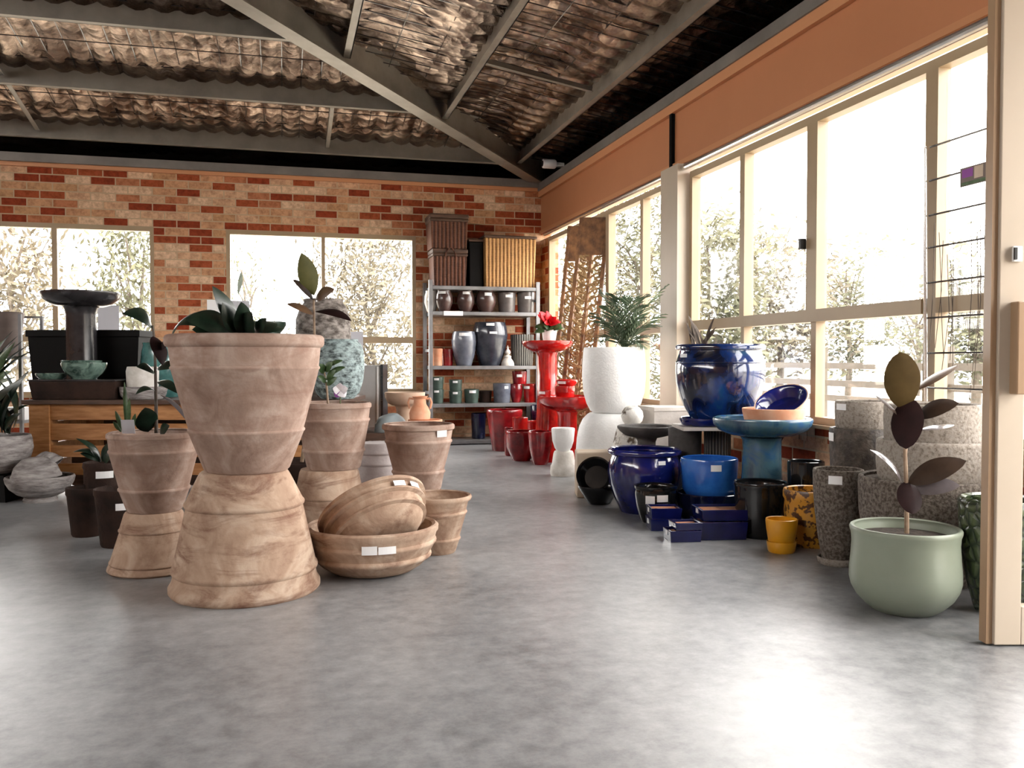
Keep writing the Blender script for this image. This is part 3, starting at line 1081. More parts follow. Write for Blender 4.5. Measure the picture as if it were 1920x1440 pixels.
for k in range(26):
    b = (-6 + random.uniform(-25, 25), 814)
    t = (random.uniform(-50, 62), random.uniform(690, 800))
    px_leaf(root, b, t, 5.8, 5.8 + random.uniform(-.25, .1), random.uniform(7, 12), 'leaf_dark', random.uniform(.4, .9), .18)

rack = empty('plant_rack', (*at(-10, 675, 7.1).xy, 0), 'thin grey metal rack at the left edge in front of the window', 'rack', rz=-YAW)
hw_, hd = .30, .16
rz_ = [at(0, 788, 7.0).z, at(0, 668, 7.0).z]
for sx in (-1, 1):
    for sy in (-1, 1):
        MB().box((sx * hw_ - .012, sy * hd - .012, 0), (sx * hw_ + .012, sy * hd + .012, at(0, 590, 7.0).z)).make('post', 'steel_shelf', rack, smooth=False)
for z in rz_:
    mb = MB().box((-hw_ - .012, -hd - .012, z - .022), (hw_ + .012, hd + .012, z))
    mb.make('shelf', 'steel_shelf', rack, smooth=False)
MB().box((-hw_, hd - .01, at(0, 594, 7).z), (hw_, hd + .01, at(0, 590, 7).z)).make('top_bar', 'steel_shelf', rack, smooth=False)
pot('planter', 'taupe planter on the upper shelf of the metal rack', 'planter', 14, 7.1,
    [(666, 22), (600, 28), (588, 29), (586, 28)], 'taupe', base=rz_[1] + .001)
ob = MB().box((-.09, -.05, 0), (.09, .05, .10)).make('carton', 'white', loc=(*at(30, 675, 7.06).xy, rz_[0] + .001), rot=(0, 0, -YAW), smooth=False)
tag(ob, 'white box on the lower shelf of the metal rack', 'box')
root = pot('potted_plant', 'striped pale-leaved plant in a small dark pot on the metal rack', 'potted plant', -22, 7.0,
           [(785, 14), (750, 18)], 'black_plastic', base=rz_[0] + .001, depth=.03, soil='soil')
for k in range(16):
    t = (random.uniform(-40, 32), random.uniform(632, 745))
    px_leaf(root, (-22, 752), t, 7.0, 6.75, random.uniform(9, 15), 'leaf_pale' if k % 3 == 0 else 'leaf_green', random.uniform(.6, .95), .2)
for k in range(5):
    px_leaf(root, (-15, 745), (24 + k * 10, 620 + k * 9), 7.0, 6.85, 5, 'leaf_dark', .7, .18)

ZT = 6.0
bl = (47 - 960) / F * ZT
bt = empty('display_table', (*(RT * bl + FH * ZT).xy, 0), 'orange timber table of slatted rails with pots on top', 'table', rz=-YAW)
BW, BD = (640 - 47) / F * ZT, .86
BH = at(52, 750, ZT).z
MB().box((-.02, -.02, BH - .03), (BW + .02, BD, BH)).make('table_top', 'wood_dark', bt, smooth=False, bevel=.003)


def bz(py):
    return at(52, py, ZT).z


for x0 in (.02, BW - .16):
    for y0 in (0, BD - .15):
        MB().box((x0, y0, 0), (x0 + .14, y0 + .12, BH - .03)).make('leg', 'wood', bt, smooth=False, bevel=.004)
for r0, r1 in ((788, 757), (826, 795), (858, 836), (892, 870)):
    MB().box((.16, .015, bz(r0)), (BW - .16, .045, bz(r1))).make('rail', 'wood', bt, smooth=False, bevel=.003)
    MB().box((.04, .12, bz(r0)), (.07, BD - .15, bz(r1))).make('rail', 'wood', bt, smooth=False, bevel=.003)
MB().box((.16, BD - .06, 0.25), (BW - .16, BD - .05, BH - .03)).box((.16, .30, .02), (BW - .16, .31, .30)).make('back_and_shade_panel', 'wood_dark', bt, smooth=False)  # low board added to keep the floor under the table dark


def on_table(px, z):
    return (*at(px, 675, z).xy, BH + .001)


ob = empty('planter_trough', on_table(171, 6.70), 'long black rectangular planter behind the dark birdbath', 'planter', rz=-YAW)
q = 102 / F * 6.70
h_ = at(171, 619, 6.57).z - BH
MB().frustum((q * .93, .10), (q, .12), 0, h_ - .05).make('body', 'black_plastic', ob, smooth=False)
MB().box((-q - .012, -.135, h_ - .05), (q + .012, .135, h_ - .001)).make('rim', 'black_plastic', ob, smooth=False, bevel=.004)
MB().box((-q + .03, -.10, h_ - .004), (q - .03, .10, h_ + .002)).make('soil', 'soil', ob, smooth=False)
ob = empty('tray', on_table(151, 6.13), 'dark brown shallow tray on the timber table under green bowls', 'tray', rz=-YAW)
q = 81 / F * 6.1
h_ = at(151, 712, 6.0).z - BH
MB().frustum((q * .94, .11), (q, .13), 0, h_ - .012).make('body', 'terra_dark', ob, smooth=False, bevel=.006)
MB().box((-q - .004, -.134, h_ - .012), (q + .004, .134, h_)).make('rim', 'dark_metal', ob, smooth=False, bevel=.003)
TT = BH + h_ + .002
g1 = pot('glazed_bowl', 'mottled green glazed bowl on the dark tray, lower of the nested two', 'bowl', 158, 6.12,
         [(711, 22), (708, 23), (700, 32), (690, 38), (683, 40), (680, 40)], 'green_glaze', base=TT, t=.01)
pot('glazed_bowl', 'thin-rimmed dark green bowl nested in the mottled bowl on the tray', 'bowl', 153, 6.13,
    [(694, 20), (688, 28), (679, 35), (676, 36)], 'green_glaze', base=at(153, 692, 6.13).z, t=.008)
pot('saucer', 'shiny grey-green saucer on the left end of the dark tray', 'saucer', 96, 6.11,
    [(708, 20), (704, 26), (700, 27)], 'green_glaze', base=TT, t=.007)
birdbath('birdbath', 'dark glazed birdbath on the timber table against the left window', 153, 6.43,
         [(574, 42), (570, 54), (560, 66), (552, 70), (549, 70)], [(742, 30), (736, 30), (728, 28), (690, 27), (590, 26.5), (578, 29), (575, 32)], 'dark_metal', base=BH + .001)
st_ = pot('stone_saucer', 'round grey saucer under the lichen-pale stone pot', 'saucer', 268, 6.15,
          [(746, 34), (740, 40), (728, 43), (725, 43)], 'stone_grey', base=BH + .001, depth=.02)
pot('stone_pot', 'lichen-pale stone pot on a grey saucer, right end of the timber table', 'pot', 267, 6.15,
    [(724, 26), (718, 28), (695, 29), (688, 27)], 'white_rough', base=TOPZ[st_] - .018, soil='soil', depth=.03)
pot('glazed_pot', 'teal glazed pot behind the lichen-pale stone pot', 'pot', 305, 6.5,
    [(748, 28), (730, 37), (690, 40), (660, 37), (648, 34), (643, 35)], 'teal_glaze', base=BH + .001)
pot('glazed_urn', 'dark green flat-rimmed urn peeping over the tallest terracotta pot', 'pot', 498, 6.45,
    [(745, 26), (720, 34), (660, 34), (624, 28), (617, 34), (610, 38), (604, 38)], 'dark_green', base=BH + .001)
pot('textured_urn', 'pitted pale teal urn beside the flower, front of two rough urns', 'pot', 633, 6.2,
    [(756, 30), (745, 40), (720, 47), (690, 49.5), (660, 48), (645, 43), (640, 38), (637, 39)], 'rough_teal', base=BH + .001, wob=.008)
pot('textured_urn', 'taller pitted brown-grey urn standing behind the pale teal one', 'pot', 607, 6.62,
    [(750, 36), (720, 48), (640, 51), (600, 50), (578, 43), (568, 36), (562, 37)], 'rough_brown', base=BH + .001, wob=.008)

# rubber plant whose pot is hidden by the tallest stack
root = pot('potted_plant', 'rubber plant with upright olive leaf rising behind the tallest terracotta pot', 'potted plant', 556, 5.12,
           [(965, 38), (960, 40), (880, 50), (876, 53), (866, 53)], 'terra_dark', soil='soil', depth=.05)
px_tube(root, [(566, 866, 5.12), (580, 760, 5.12), (590, 650, 5.1), (588, 560, 5.1)], .011, 'stem', 'stem', .006)
for b, t, w, face, sag, mt in (
        ((589, 554), (565, 474), 37, .9, .04, 'leaf_olive_green'), ((588, 562), (548, 524), 13, .5, .1, 'leaf_umber'),
        ((590, 562), (627, 543), 20, .7, .12, 'leaf_brown'), ((589, 590), (537, 570), 13, .5, .1, 'leaf_brown'),
        ((591, 584), (659, 602), 14, .5, .12, 'leaf_burgundy')):
    px_leaf(root, b, t, 5.1, 5.0, w, mt, face, sag, shape=.95)

# grey column planter, low dark table, terracotta birdbath and jug
ob = empty('column_planter', (*at(697, 675, 7.08).xy, 0), 'tall grey square planter with a pale edge below the middle window', 'planter', rz=-YAW)
z1 = at(697, 685, 6.95).z
q = 21 / F * 7
MB().frustum((q, .12), (q, .12), 0, z1).make('body', 'grey_panel', ob, smooth=False)
MB().box((q - .03, -.126, 0), (q - .016, -.118, z1 - .01)).make('edge_strip', 'white', ob, smooth=False)
MB().box((q - .0, -.13, 0), (q + .02, .13, z1 + .008)).make('side_panel', 'dark_metal', ob, smooth=False)
lt_ = empty('low_table', (*at(752, 675, 6.5).xy, 0), 'low dark timber table behind the right rear terracotta pot', 'table', rz=-YAW)
LZ = at(752, 812, 6.3).z
q = 74 / F * 6.4
MB().box((-q, -.26, LZ - .05), (q, .34, LZ)).make('table_top', 'wood_dark', lt_, smooth=False)
for sx in (-1, 1):
    for y0 in (-.24, .28):
        MB().box((sx * (q - .05) - .03, y0, 0), (sx * (q - .05) + .03, y0 + .05, LZ - .05)).make('leg', 'wood_dark', lt_, smooth=False)
birdbath('birdbath', 'small pale terracotta birdbath on the low table beside the jug', 759, 6.68,
         [(759, 24), (755, 32), (745, 37), (736, 38)], [(806, 24), (802, 24), (794, 18), (770, 16), (762, 18), (760, 20)], 'terra_light', base=LZ + .001)
js = pot('terracotta_saucer', 'flat terracotta saucer under the jug', 'saucer', 797, 6.36, [(796, 28), (792, 31), (787, 32)], 'terra_fresh', base=LZ + .001, depth=.012)
pr = prof_px(787, 6.36, [(790, 14), (786, 19), (775, 20), (766, 17), (758, 12), (748, 11), (743, 15)], TOPZ[js] - .008)
p = at(787, 675, 6.36)
jug = empty('terracotta_jug', (p.x, p.y, TOPZ[js] - .009), 'terracotta jug with two loop handles on the saucer', 'jug', rz=-YAW)
hp, zf = hollow(pr, .008, pr[-1][1] * .8)
MB().lathe(hp, 40).make('body', 'terra_fresh', jug)
jh = pr[-1][1]
for sx in (-1, 1):
    MB().tube([(sx * .045, 0, jh * .9), (sx * .075, 0, jh * .92), (sx * .085, 0, jh * .75), (sx * .075, 0, jh * .5)], .008, 8).make('handle', 'terra_fresh', jug)
tilted('bowl', 'pale blue-grey bowl turned over on the low table left of the birdbath', 'bowl', (733, 803), 6.42, .125, .10, (.22, -1, .12), 'blue_grey', base=.45)

# ------------------------------------------------------------------ paper notices at the back windows
for i, (x0, y0, x1, y1, mt, lb) in enumerate((
        (183, 573, 223, 640, 'paper_grey', 'pale grey paper notice on the left window behind the birdbath'),
        (388, 562, 413, 601, 'paper', 'white paper notice on the brick pier between the back windows'),
        (433, 564, 468, 622, 'paper_grey', 'grey paper notice at the left edge of the middle window'),
        (657, 622, 681, 690, 'paper_grey', 'lavender-grey paper notice on the middle window behind the rough urns'))):
    a, b = on_y(x0, y1, DY - .03), on_y(x1, y0, DY - .03)
    yy = DY - .018 if i != 1 else DY - .003
    yb = yy + .003
    ob = MB().box((a.x, yy, a.z), (b.x, yb, b.z)).make('paper_notice', mt, smooth=False)
    tag(ob, lb, 'notice')

# ------------------------------------------------------------------ shelf unit
SY = DY - .47
sx0, sx1 = on_y(808, 600, SY).x, on_y(1009, 600, SY).x
su = empty('shelf_unit', ((sx0 + sx1) / 2, SY, 0), 'grey metal shelving against the brick wall full of pots', 'shelf')
w = (sx1 - sx0) / 2


def sz(py):
    return on_y(860, py, SY).z


SZ = [sz(536), sz(584), sz(686), sz(757), sz(826)]
for x in (-w, w):
    for y0 in (0, .40):
        MB().box((x - .02, y0, 0), (x + .02, y0 + .035, SZ[0] + .06)).make('post', 'steel_shelf', su, smooth=False)
for z in SZ:
    MB().box((-w + .02, .003, z - .04), (w - .02, .432, z)).make('shelf', 'steel_shelf', su, smooth=False, bevel=.004)
mb = MB()
for x in (-w, w):
    for z in (SZ[1] + .12, SZ[2] + .15, SZ[3] + .1):
        mb.box((x - .008, .035, z), (x + .008, .40, z + .03))
mb.make('side_brace', 'steel_shelf', su, smooth=False)
a, b = on_y(832, 590, SY), on_y(868, 580, SY)
MB().box((a.x - su.location.x, -.004, SZ[1] - .045), (b.x - su.location.x, .002, SZ[1] + .003)).make('price_ticket', 'paper', su, smooth=False)


def hamper(x0, x1, y0, y1, base, mat, label, z, dp, lid=True, handle=False, taper=.94):
    ya_ = z
    c = on_y((x0 + x1) / 2, 600, ya_)
    a, b = on_y(x0, y1, ya_), on_y(x1, y1, ya_)
    q = (b.x - a.x) / 2
    h = on_y((x0 + x1) / 2, y0, ya_).z - on_y((x0 + x1) / 2, y1, ya_).z
    o = empty('wicker_basket', (c.x, ya_ + dp / 2, base), label, 'basket')
    lh = .05 if lid else 0
    MB().frustum((q * taper, dp / 2 * taper), (q, dp / 2), 0, h - lh - .03).make('body', mat, o, smooth=False, bevel=.01)
    MB().box((-q - .008, -dp / 2 - .008, h - lh - .03), (q + .008, dp / 2 + .008, h - lh)).make('rim', 'wood_dark', o, smooth=False, bevel=.01)
    if lid:
        MB().box((-q - .01, -dp / 2 - .01, h - lh + .001), (q + .01, dp / 2 + .01, h)).make('lid', 'wood_dark', o, smooth=False, bevel=.012)
    if handle:
        pts = [(.055 * cos(k * pi / 8), -dp / 2 - .02, h * .78 + .09 * sin(k * pi / 8)) for k in range(9)]
        MB().tube(pts, .009, 8).make('handle', 'wicker_dark', o)
    return base + h


YS = SY + .05
t_ = hamper(813, 876, 450, 520, SZ[0] + .001, 'wicker_dark', 'dark wicker hamper with loop handle, lower of the two stacked on the shelving', YS, .34, True, True)
hamper(808, 878, 384, 449, t_ + .002, 'wicker_dark', 'dark wicker hamper on top of another, highest thing on the shelving', YS, .34, True)
hamper(909, 1006, 424, 521, SZ[0] + .001, 'wicker_gold', 'large golden wicker basket on the right end of the top shelf', YS, .34, False, taper=.93)
hamper(880, 906, 432, 522, SZ[0] + .001, 'black_plastic', 'black filler standing for the dark gap between the wicker baskets', YS + .06, .28, False)  # black box stands in for the shaded gap between the baskets


def spot(px, y):
    p = on_y(px, 600, y)
    return (p - CAM).dot(FW)


def spot_pot(name, label, cat, px, y, prof, mat, base, **kw):
    return pot(name, label, cat, px, spot(px, y), prof, mat, base=base, n=40, **kw)


PY_ = SY + .16
round_ = lambda r, y0, y1: [(y1, r * .55), (y1 - 3, r * .68), (y1 - (y1 - y0) * .45, r), (y1 - (y1 - y0) * .75, r * .95), (y0 + 2, r * .78), (y0, r * .82)]
cyl = lambda r, y0, y1: [(y1, r * .86), (y1 - 2, r * .9), (y0 + 2, r), (y0, r)]
vase = lambda r, y0, y1: [(y1, r * .6), (y1 - (y1 - y0) * .3, r * .85), (y1 - (y1 - y0) * .7, r), (y0 + (y1 - y0) * .12, r * .95), (y0, r * .86)]
b_ = SZ[1] + .001
row = 'round pots on the second shelf'
spot_pot('glazed_pot', 'pale pot at the far left end of the second shelf, behind the post', 'pot', 809, PY_ + .1, round_(13, 546, 580), 'white_rough', b_)
spot_pot('glazed_pot', 'round dark brown pot, first right of the shelf post', 'pot', 833, PY_, round_(16.5, 545, 579), 'brown_glaze', b_, group=row, stick=[(823, 546, 836, 551)])
spot_pot('glazed_pot', 'round brown pot second from the shelf post, above the price ticket', 'pot', 873, PY_, round_(17, 546, 580), 'brown_glaze', b_, group=row, stick=[(868, 547, 881, 552)])
spot_pot('glazed_pot', 'round brown pot in the middle of the second shelf, biggest of three', 'pot', 911, PY_, round_(19.5, 545, 580), 'brown_glaze', b_, group=row, stick=[(909, 549, 922, 555)])
spot_pot('glazed_pot', 'grey straight-sided pot right of the three round pots', 'pot', 950, PY_, cyl(17, 550, 581), 'grey_glaze', b_, stick=[(948, 553, 961, 558)])
spot_pot('glazed_pot', 'grey straight-sided pot at the right end of the second shelf', 'pot', 986, PY_, cyl(17, 549, 581), 'grey_glaze', b_, stick=[(984, 556, 996, 561)])
b_ = SZ[2] + .001
spot_pot('terracotta_pot', 'small bright orange pot at the left end of the third shelf', 'pot', 820, PY_, cyl(10, 654, 679), 'terra_fresh', b_)
spot_pot('glazed_pot', 'small dark red pot left of the grey-blue vase', 'pot', 839, PY_ + .05, cyl(11, 655, 680), 'red_brown', b_)
spot_pot('glazed_vase', 'grey-blue vase left of the biggest vase on the third shelf', 'vase', 870, PY_, vase(23.5, 622, 681), 'grey_blue', b_, stick=[(861, 624, 882, 630)])
spot_pot('glazed_vase', 'biggest dark slate vase on the third shelf', 'vase', 919, PY_ + .04, vase(33, 605, 681), 'grey_navy', b_, stick=[(912, 606, 927, 611), (918, 622, 932, 626)])
spot_pot('ribbed_pot', 'ribbed grey pot at the right end of the third shelf', 'pot', 979, PY_ + .02, cyl(22, 628, 682), 'ribbed_grey', b_)
# small white figurine
p = on_y(952, 682, PY_ - .08)
fig = empty('figurine', (p.x, p.y, b_), 'small white figurine in front of the ribbed grey pot', 'figurine')
k = 1 / F * spot(952, PY_)
MB().lathe([(0, 0), (12 * k, 0), (12 * k, 4 * k), (10 * k, 9 * k), (6 * k, 14 * k), (7 * k, 17 * k), (3 * k, 20 * k), (0, 20.5 * k)], 24).make('body', 'white_rough', fig)
MB().lathe([(0, 0), (4 * k, 2 * k), (5.5 * k, 5 * k), (4.5 * k, 8 * k), (2 * k, 11 * k), (.5 * k, 18 * k), (0, 18.5 * k)], 24).make('head', 'white_rough', fig, loc=(0, 0, 19.5 * k))
b_ = SZ[3] + .001
gp = 'small green pots on the fourth shelf'
for px, y0, y1, r, up, lb in (
        (819, 730, 751, 13, (707, 728), 'left stack'), (854, 733, 752, 12.5, (712, 731), 'middle stack')):
    k = spot_pot('glazed_pot', 'small dull green pot, lower of the %s on the fourth shelf' % lb, 'pot', px, PY_, cyl(r, y0, y1), 'green_dull', b_, group=gp, stick=[(px - 5, y0 + 2, px + 4, y0 + 6)])
    spot_pot('glazed_pot', 'small dull green pot, upper of the %s on the fourth shelf' % lb, 'pot', px, PY_, cyl(r, *up), 'green_dull', TOPZ[k] + .003, group=gp, stick=[(px - 5, up[0] + 2, px + 4, up[0] + 6)])
spot_pot('glazed_pot', 'single green pot right of the green stacks on the fourth shelf', 'pot', 884, PY_, cyl(14, 730, 752), 'green_dull', b_, group=gp, stick=[(880, 732, 892, 737)])
spot_pot('terracotta_pot', 'dark brown pot in shade behind the single green pot', 'pot', 910, PY_ + .1, cyl(12, 733, 751), 'terra_dark', b_)
spot_pot('glazed_pot', 'slate blue cylinder pot right of centre on the fourth shelf', 'pot', 941, PY_, cyl(17, 719, 754), 'grey_blue', b_, stick=[(946, 724, 953, 729)])
k = spot_pot('glazed_pot', 'dark red pot on the fourth shelf next to the slate blue pot', 'pot', 968, PY_, vase(12.5, 720, 753), 'red_brown', b_)
spot_pot('glazed_pot', 'dark red pot stacked on another at the right end of the fourth shelf', 'pot', 974, PY_ + .02, cyl(14, 696, 718), 'red_brown', TOPZ[k] + .002, stick=[(969, 702, 979, 707)])
spot_pot('glazed_pot', 'bright red pot with sticker at the right end of the fourth shelf', 'pot', 995, PY_ - .04, cyl(14, 720, 753), 'red', b_, stick=[(982, 724, 993, 729)])
spot_pot('glazed_pot', 'tall dark navy pot in shade under the shelving', 'pot', 897, SY + .2, cyl(14, 775, 822), 'navy', SZ[4] + .001)

# ------------------------------------------------------------------ red glazed things
pot('glazed_pot', 'tall dark red pot with pale rim on the floor before the shelving', 'pot', 946, 8.95,
    [(843, 23), (838, 24), (810, 29), (776, 33.5), (771, 34), (768, 33)], 'red_brown')
zq = zfloor(866, 20)
pot('glazed_pot', 'squat dark red pot left of the nearest red pot', 'pot', 978, zq,
    [(860, 17), (856, 19), (836, 29), (815, 30), (811, 31), (808, 30)], 'red_brown')
zq = zfloor(873, 15)
pot('glazed_pot', 'dark red tapered pot nearest the camera of the red group', 'pot', 1013, zq,
    [(868, 13), (864, 15), (835, 21.5), (816, 23), (811, 23.5), (809, 23)], 'red_brown')
pot('glazed_pot', 'slim bright red pot rising behind the squat dark red pot', 'pot', 975, 8.35, [(850, 12), (800, 14), (786, 15), (783, 15)], 'red')
pot('glazed_pot', 'wide bright red pot behind the nearest tapered red pot', 'pot', 1007, 8.6, [(852, 16), (800, 19), (793, 20), (790, 20)], 'red')
pot('glazed_pot', 'dark pot in shade left of the front red birdbath stem', 'pot', 1018, 9.05, [(842, 19), (790, 23), (763, 24), (760, 23)], 'navy')
pot('glazed_pot', 'small pinkish red pot at the left foot of the red group', 'pot', 954, 8.45, [(856, 7), (850, 8), (805, 9), (802, 9)], 'red_brown')
bb2 = birdbath('birdbath', 'lower red glazed birdbath with red pots in its dish', 1064, 7.6,
               [(769, 26), (764, 42), (755, 54), (747, 57), (743, 57)], [(866, 29), (861, 29), (852, 23), (820, 19), (780, 18), (772, 20), (770, 23)], 'red')
bz2 = TOPZ[bb2.name + '_in'] + .001
pot('glazed_pot', 'low red pot with sticker in the lower red birdbath', 'pot', 1022, 7.56, cyl(11, 732, 746), 'red', base=bz2, n=40, stick=[(1009, 734, 1022, 739)])
k = pot('glazed_pot', 'bright red pot in the lower red birdbath, under another', 'pot', 1059, 7.58, cyl(19, 724, 746), 'red', base=bz2, n=40)
pot('glazed_pot', 'bright red pot on top of another in the lower birdbath', 'pot', 1063, 7.6, [(724, 15), (716, 20), (712, 20)], 'red', base=TOPZ[k] + .002, n=40, stick=[(1046, 715, 1061, 720)])
bb1 = birdbath('birdbath', 'taller red glazed birdbath holding a red poinsettia', 1026, 7.98,
               [(659, 22), (655, 34), (648, 45), (643, 48), (640, 48)], [(849, 26), (842, 26), (830, 24), (760, 20), (700, 18.5), (668, 18.5), (661, 21)], 'red')
root = pot('potted_plant', 'red poinsettia in a white pot on the taller red birdbath', 'potted plant', 1030, 7.98,
           [(645, 10), (622, 14), (619, 14)], 'white', base=TOPZ[bb1.name + '_in'] + .001, depth=.02, soil='soil')
random.seed(9)
for k in range(54):
    a = random.uniform(0, 2 * pi)
    rr = random.uniform(.3, 1)
    t = (1029 + 25 * rr * cos(a) + 2, 597 + 14 * rr * sin(a) + 5 * cos(a))
    px_leaf(root, (1030, 606), t, 7.94, 7.94 + random.uniform(-.12, .02), 10, 'leaf_red', random.uniform(.6, 1), .1, name='bract')
for k in range(14):
    a = random.uniform(-.3, pi + .3)
    t = (1029 + 27 * cos(a), 616 - 6 * sin(a) + random.uniform(-4, 8))
    px_leaf(root, (1030, 618), t, 7.98, 7.98 + random.uniform(-.12, .06), 11, 'leaf_green', random.uniform(.5, .95), .2)

# ------------------------------------------------------------------ white and pale pots
ZW = 6.65
wl = pot('white_pot', 'large white grainy pot turned upside down under the palm pot', 'pot', 1148, ZW,
         [(900, 66), (890, 68), (860, 69), (820, 66), (800, 62), (785, 55), (777, 47), (774, 42)], 'white', inv=True, angle=60)
root = pot('potted_palm', 'large white grainy pot with a green palm by the window', 'potted plant', 1151, ZW,
           [(772, 38), (768, 44), (755, 51), (735, 57), (705, 59.5), (680, 59), (656, 57), (652, 56)], 'white', base=TOPZ[wl] + .001, depth=.05, soil='soil', angle=60)
random.seed(21)


def frond(root, pts, L, mat, n=19, droop=.35):
    P = [at(*q) - root.location for q in pts]
    cv = []
    for i in range(n + 1):
        u = i / n
        a, b, c = P
        cv.append(a * (1 - u) ** 2 + b * (2 * u * (1 - u)) + c * u * u)
    mb = MB().tube(cv, .005, 5, .0015)
    for i in range(3, n + 1):
        t = (cv[i] - cv[i - 1]).normalized()
        sd_ = t.cross(Vector((0, 0, 1)))
        sd_ = (sd_ if sd_.length > .2 else RT.copy()).normalized()
        u = i / n
        ll = L * (sin(pi * min(1, u * .85 + .12)) ** .6)
        for s_ in (-1, 1):
            d = (t * .75 + sd_ * s_ * .8 + Vector((0, 0, -droop * .4 + random.uniform(-.15, .15)))).normalized()
            leaf_mb(cv[i], cv[i] + d * ll, .011, t.cross(d) * s_ + Vector((0, 0, .3)), -.08, .1, mb=mb, n=5)
    return mb.make('frond', mat, root, recalc=False, angle=80)


for c, e in (((1185, 590), (1250, 536)), ((1185, 560), (1215, 555)), ((1150, 575), (1127, 545)), ((1140, 600), (1118, 590)), ((1165, 560), (1150, 552)),
             ((1200, 600), (1243, 590)), ((1195, 620), (1228, 640)), ((1150, 620), (1126, 640)), ((1175, 570), (1188, 560)), ((1170, 590), (1205, 600)), ((1160, 590), (1138, 575)), ((1150, 600), (1130, 605)), ((1190, 610), (1236, 612)), ((1180, 575), (1203, 575)), ((1160, 575), (1165, 562)), ((1185, 630), (1212, 652))):
    dz = random.uniform(-.25, .1)
    frond(root, ((1172, 656, ZW), (*c, ZW + dz * .6), (*e, ZW + dz)), .15, 'leaf_palm')

zq = zfloor(895, 22)
wl = pot('white_pot', 'marbled white pot turned upside down at the end of the red group', 'pot', 1057, zq,
         [(890, 24), (884, 25), (872, 24.5), (869, 22), (850, 19), (846, 17)], 'white_rough', inv=True)
pot('white_pot', 'small smooth white pot standing on the marbled upturned one', 'pot', 1056, zq,
    [(844, 12), (838, 16), (826, 20), (806, 22), (803, 21.5)], 'white', base=TOPZ[wl] + .001)
root = MB().box((-.115, -.11, 0), (.115, .11, at(1112, 847, 5.9).z)).make('plinth_block', 'beige', loc=(*at(1112, 675, 5.95).xy, 0), rot=(0, 0, -YAW), smooth=False, bevel=.008)
tag(root, 'beige square block behind the black bowls', 'block')
wl = pot('stone_jar', 'rough white jar with brown blotches under the white orb', 'pot', 1180, 6.15,
         [(920, 22), (905, 30), (860, 33), (830, 30), (806, 24), (801, 20)], 'white_bark', wob=.01)
ob = MB().lathe([(.0, -.9), (.3, -.92), (.62, -.74), (.88, -.42), (1, 0), (.9, .42), (.66, .75), (.36, .93), (0, 1)], 40, .01)
ob.v = [tuple(c * 21 / F * 6.2 for c in v) for v in ob.v]
p = at(1186, 675, 6.2)
o = ob.make('stone_orb', 'white_bark', loc=(p.x, p.y, TOPZ[wl] + .92 * 21 / F * 6.2 + .001))
tag(o, 'white stone orb with a brown bark-like hollow by the white pots', 'orb')
tr = empty('concrete_trough', (*at(1246, 675, 6.36).xy, 0), 'pale concrete square planter below the white window column', 'planter')
z1 = at(1241, 763, 6.25).z
MB().frustum((.13, .13), (.14, .14), 0, z1 - .03).make('body', 'concrete_pale', tr, smooth=False)
MB().box((-.146, -.146, z1 - .03), (.146, .146, z1)).make('rim', 'concrete_pale', tr, smooth=False, bevel=.004)
birdbath('birdbath', 'dark grey flat birdbath behind the cobalt pot', 1213, 5.85,
         [(819, 22), (815, 40), (808, 50), (802, 55), (799, 55)], [(932, 34), (926, 34), (915, 24), (850, 17), (828, 17), (821, 20)], 'concrete_dark')

# ------------------------------------------------------------------ black bowls and blue pots
zq = 5.62
k = pot('black_bowl', 'black glazed bowl on the floor left of the cobalt pot', 'bowl', 1124, zq,
        [(946, 20), (942, 23), (926, 33), (914, 40), (911, 40)], 'black_glaze', t=.01)
tilted('black_bowl', 'black glazed bowl tipped up to show its shiny inside', 'bowl', (1114, 889), 5.58, .118, .075, (-.32, .42, -.85), 'black_glaze', t=.009)
zq = zfloor(967, 44)
pot('cobalt_pot', 'big glossy cobalt pot on the floor, largest of the front blue pots', 'pot', 1209, zq,
    [(960, 44), (955, 47), (935, 56), (905, 66), (885, 68.5), (868, 67), (858, 63), (853, 61), (850, 68), (845, 69), (842, 67)], 'cobalt', t=.02,
    stick=[(1234, 864, 1247, 871)], angle=50)
zq = zfloor(984, 26)
pot('black_pot', 'black glazed pot with two stickers before the cobalt pot', 'pot', 1230, zq,
    [(980, 26), (974, 29), (950, 36), (925, 39), (918, 38), (915, 40), (911, 40)], 'black_glaze', stick=[(1212, 930, 1229, 946), (1233, 928, 1253, 941)])
zq = 5.06
k = pot('blue_bowl', 'deep navy pot under the light blue bowl', 'pot', 1330, zq,
        [(975, 48), (968, 52), (940, 60), (928, 62), (923, 62)], 'navy', t=.015)
pot('blue_bowl', 'light blue bowl with sticker on top of a navy pot', 'bowl', 1331, zq,
    [(915, 40), (912, 46), (905, 50), (870, 53), (862, 53.5), (859, 52.5)], 'light_blue', base=TOPZ[k] - .02, t=.012, stick=[(1334, 871, 1353, 883)])
plank_z = at(1340, 802, 5.45).z
cy = pot('concrete_pot', 'grey concrete cylinder with a pale rim holding up the plank', 'pot', 1285, 5.58, [(948, 29), (812, 31), (805, 31)], 'concrete_dark', depth=.1)
rb_ = pot('ribbed_pot', 'dark ribbed cylinder holding up the plank under the big blue pot', 'pot', 1346, 5.52, [(950, 24), (808, 25), (803, 25)], 'ribbed_dark', depth=.1)
PH = max(TOPZ[cy], TOPZ[rb_])
for o_, z_ in ((cy, TOPZ[cy]), (rb_, TOPZ[rb_])):
    o_.scale = (1, 1, PH / z_)
ob = MB().box((-.24, -.2, 0), (.24, .17, .022)).make('plank', 'concrete_pale', loc=(*at(1342, 675, 5.47).xy, PH + .001), rot=(0, 0, -YAW), smooth=False, bevel=.003)
tag(ob, 'thin grey slab under the big mottled blue pot', 'slab')
ZBP = 5.42
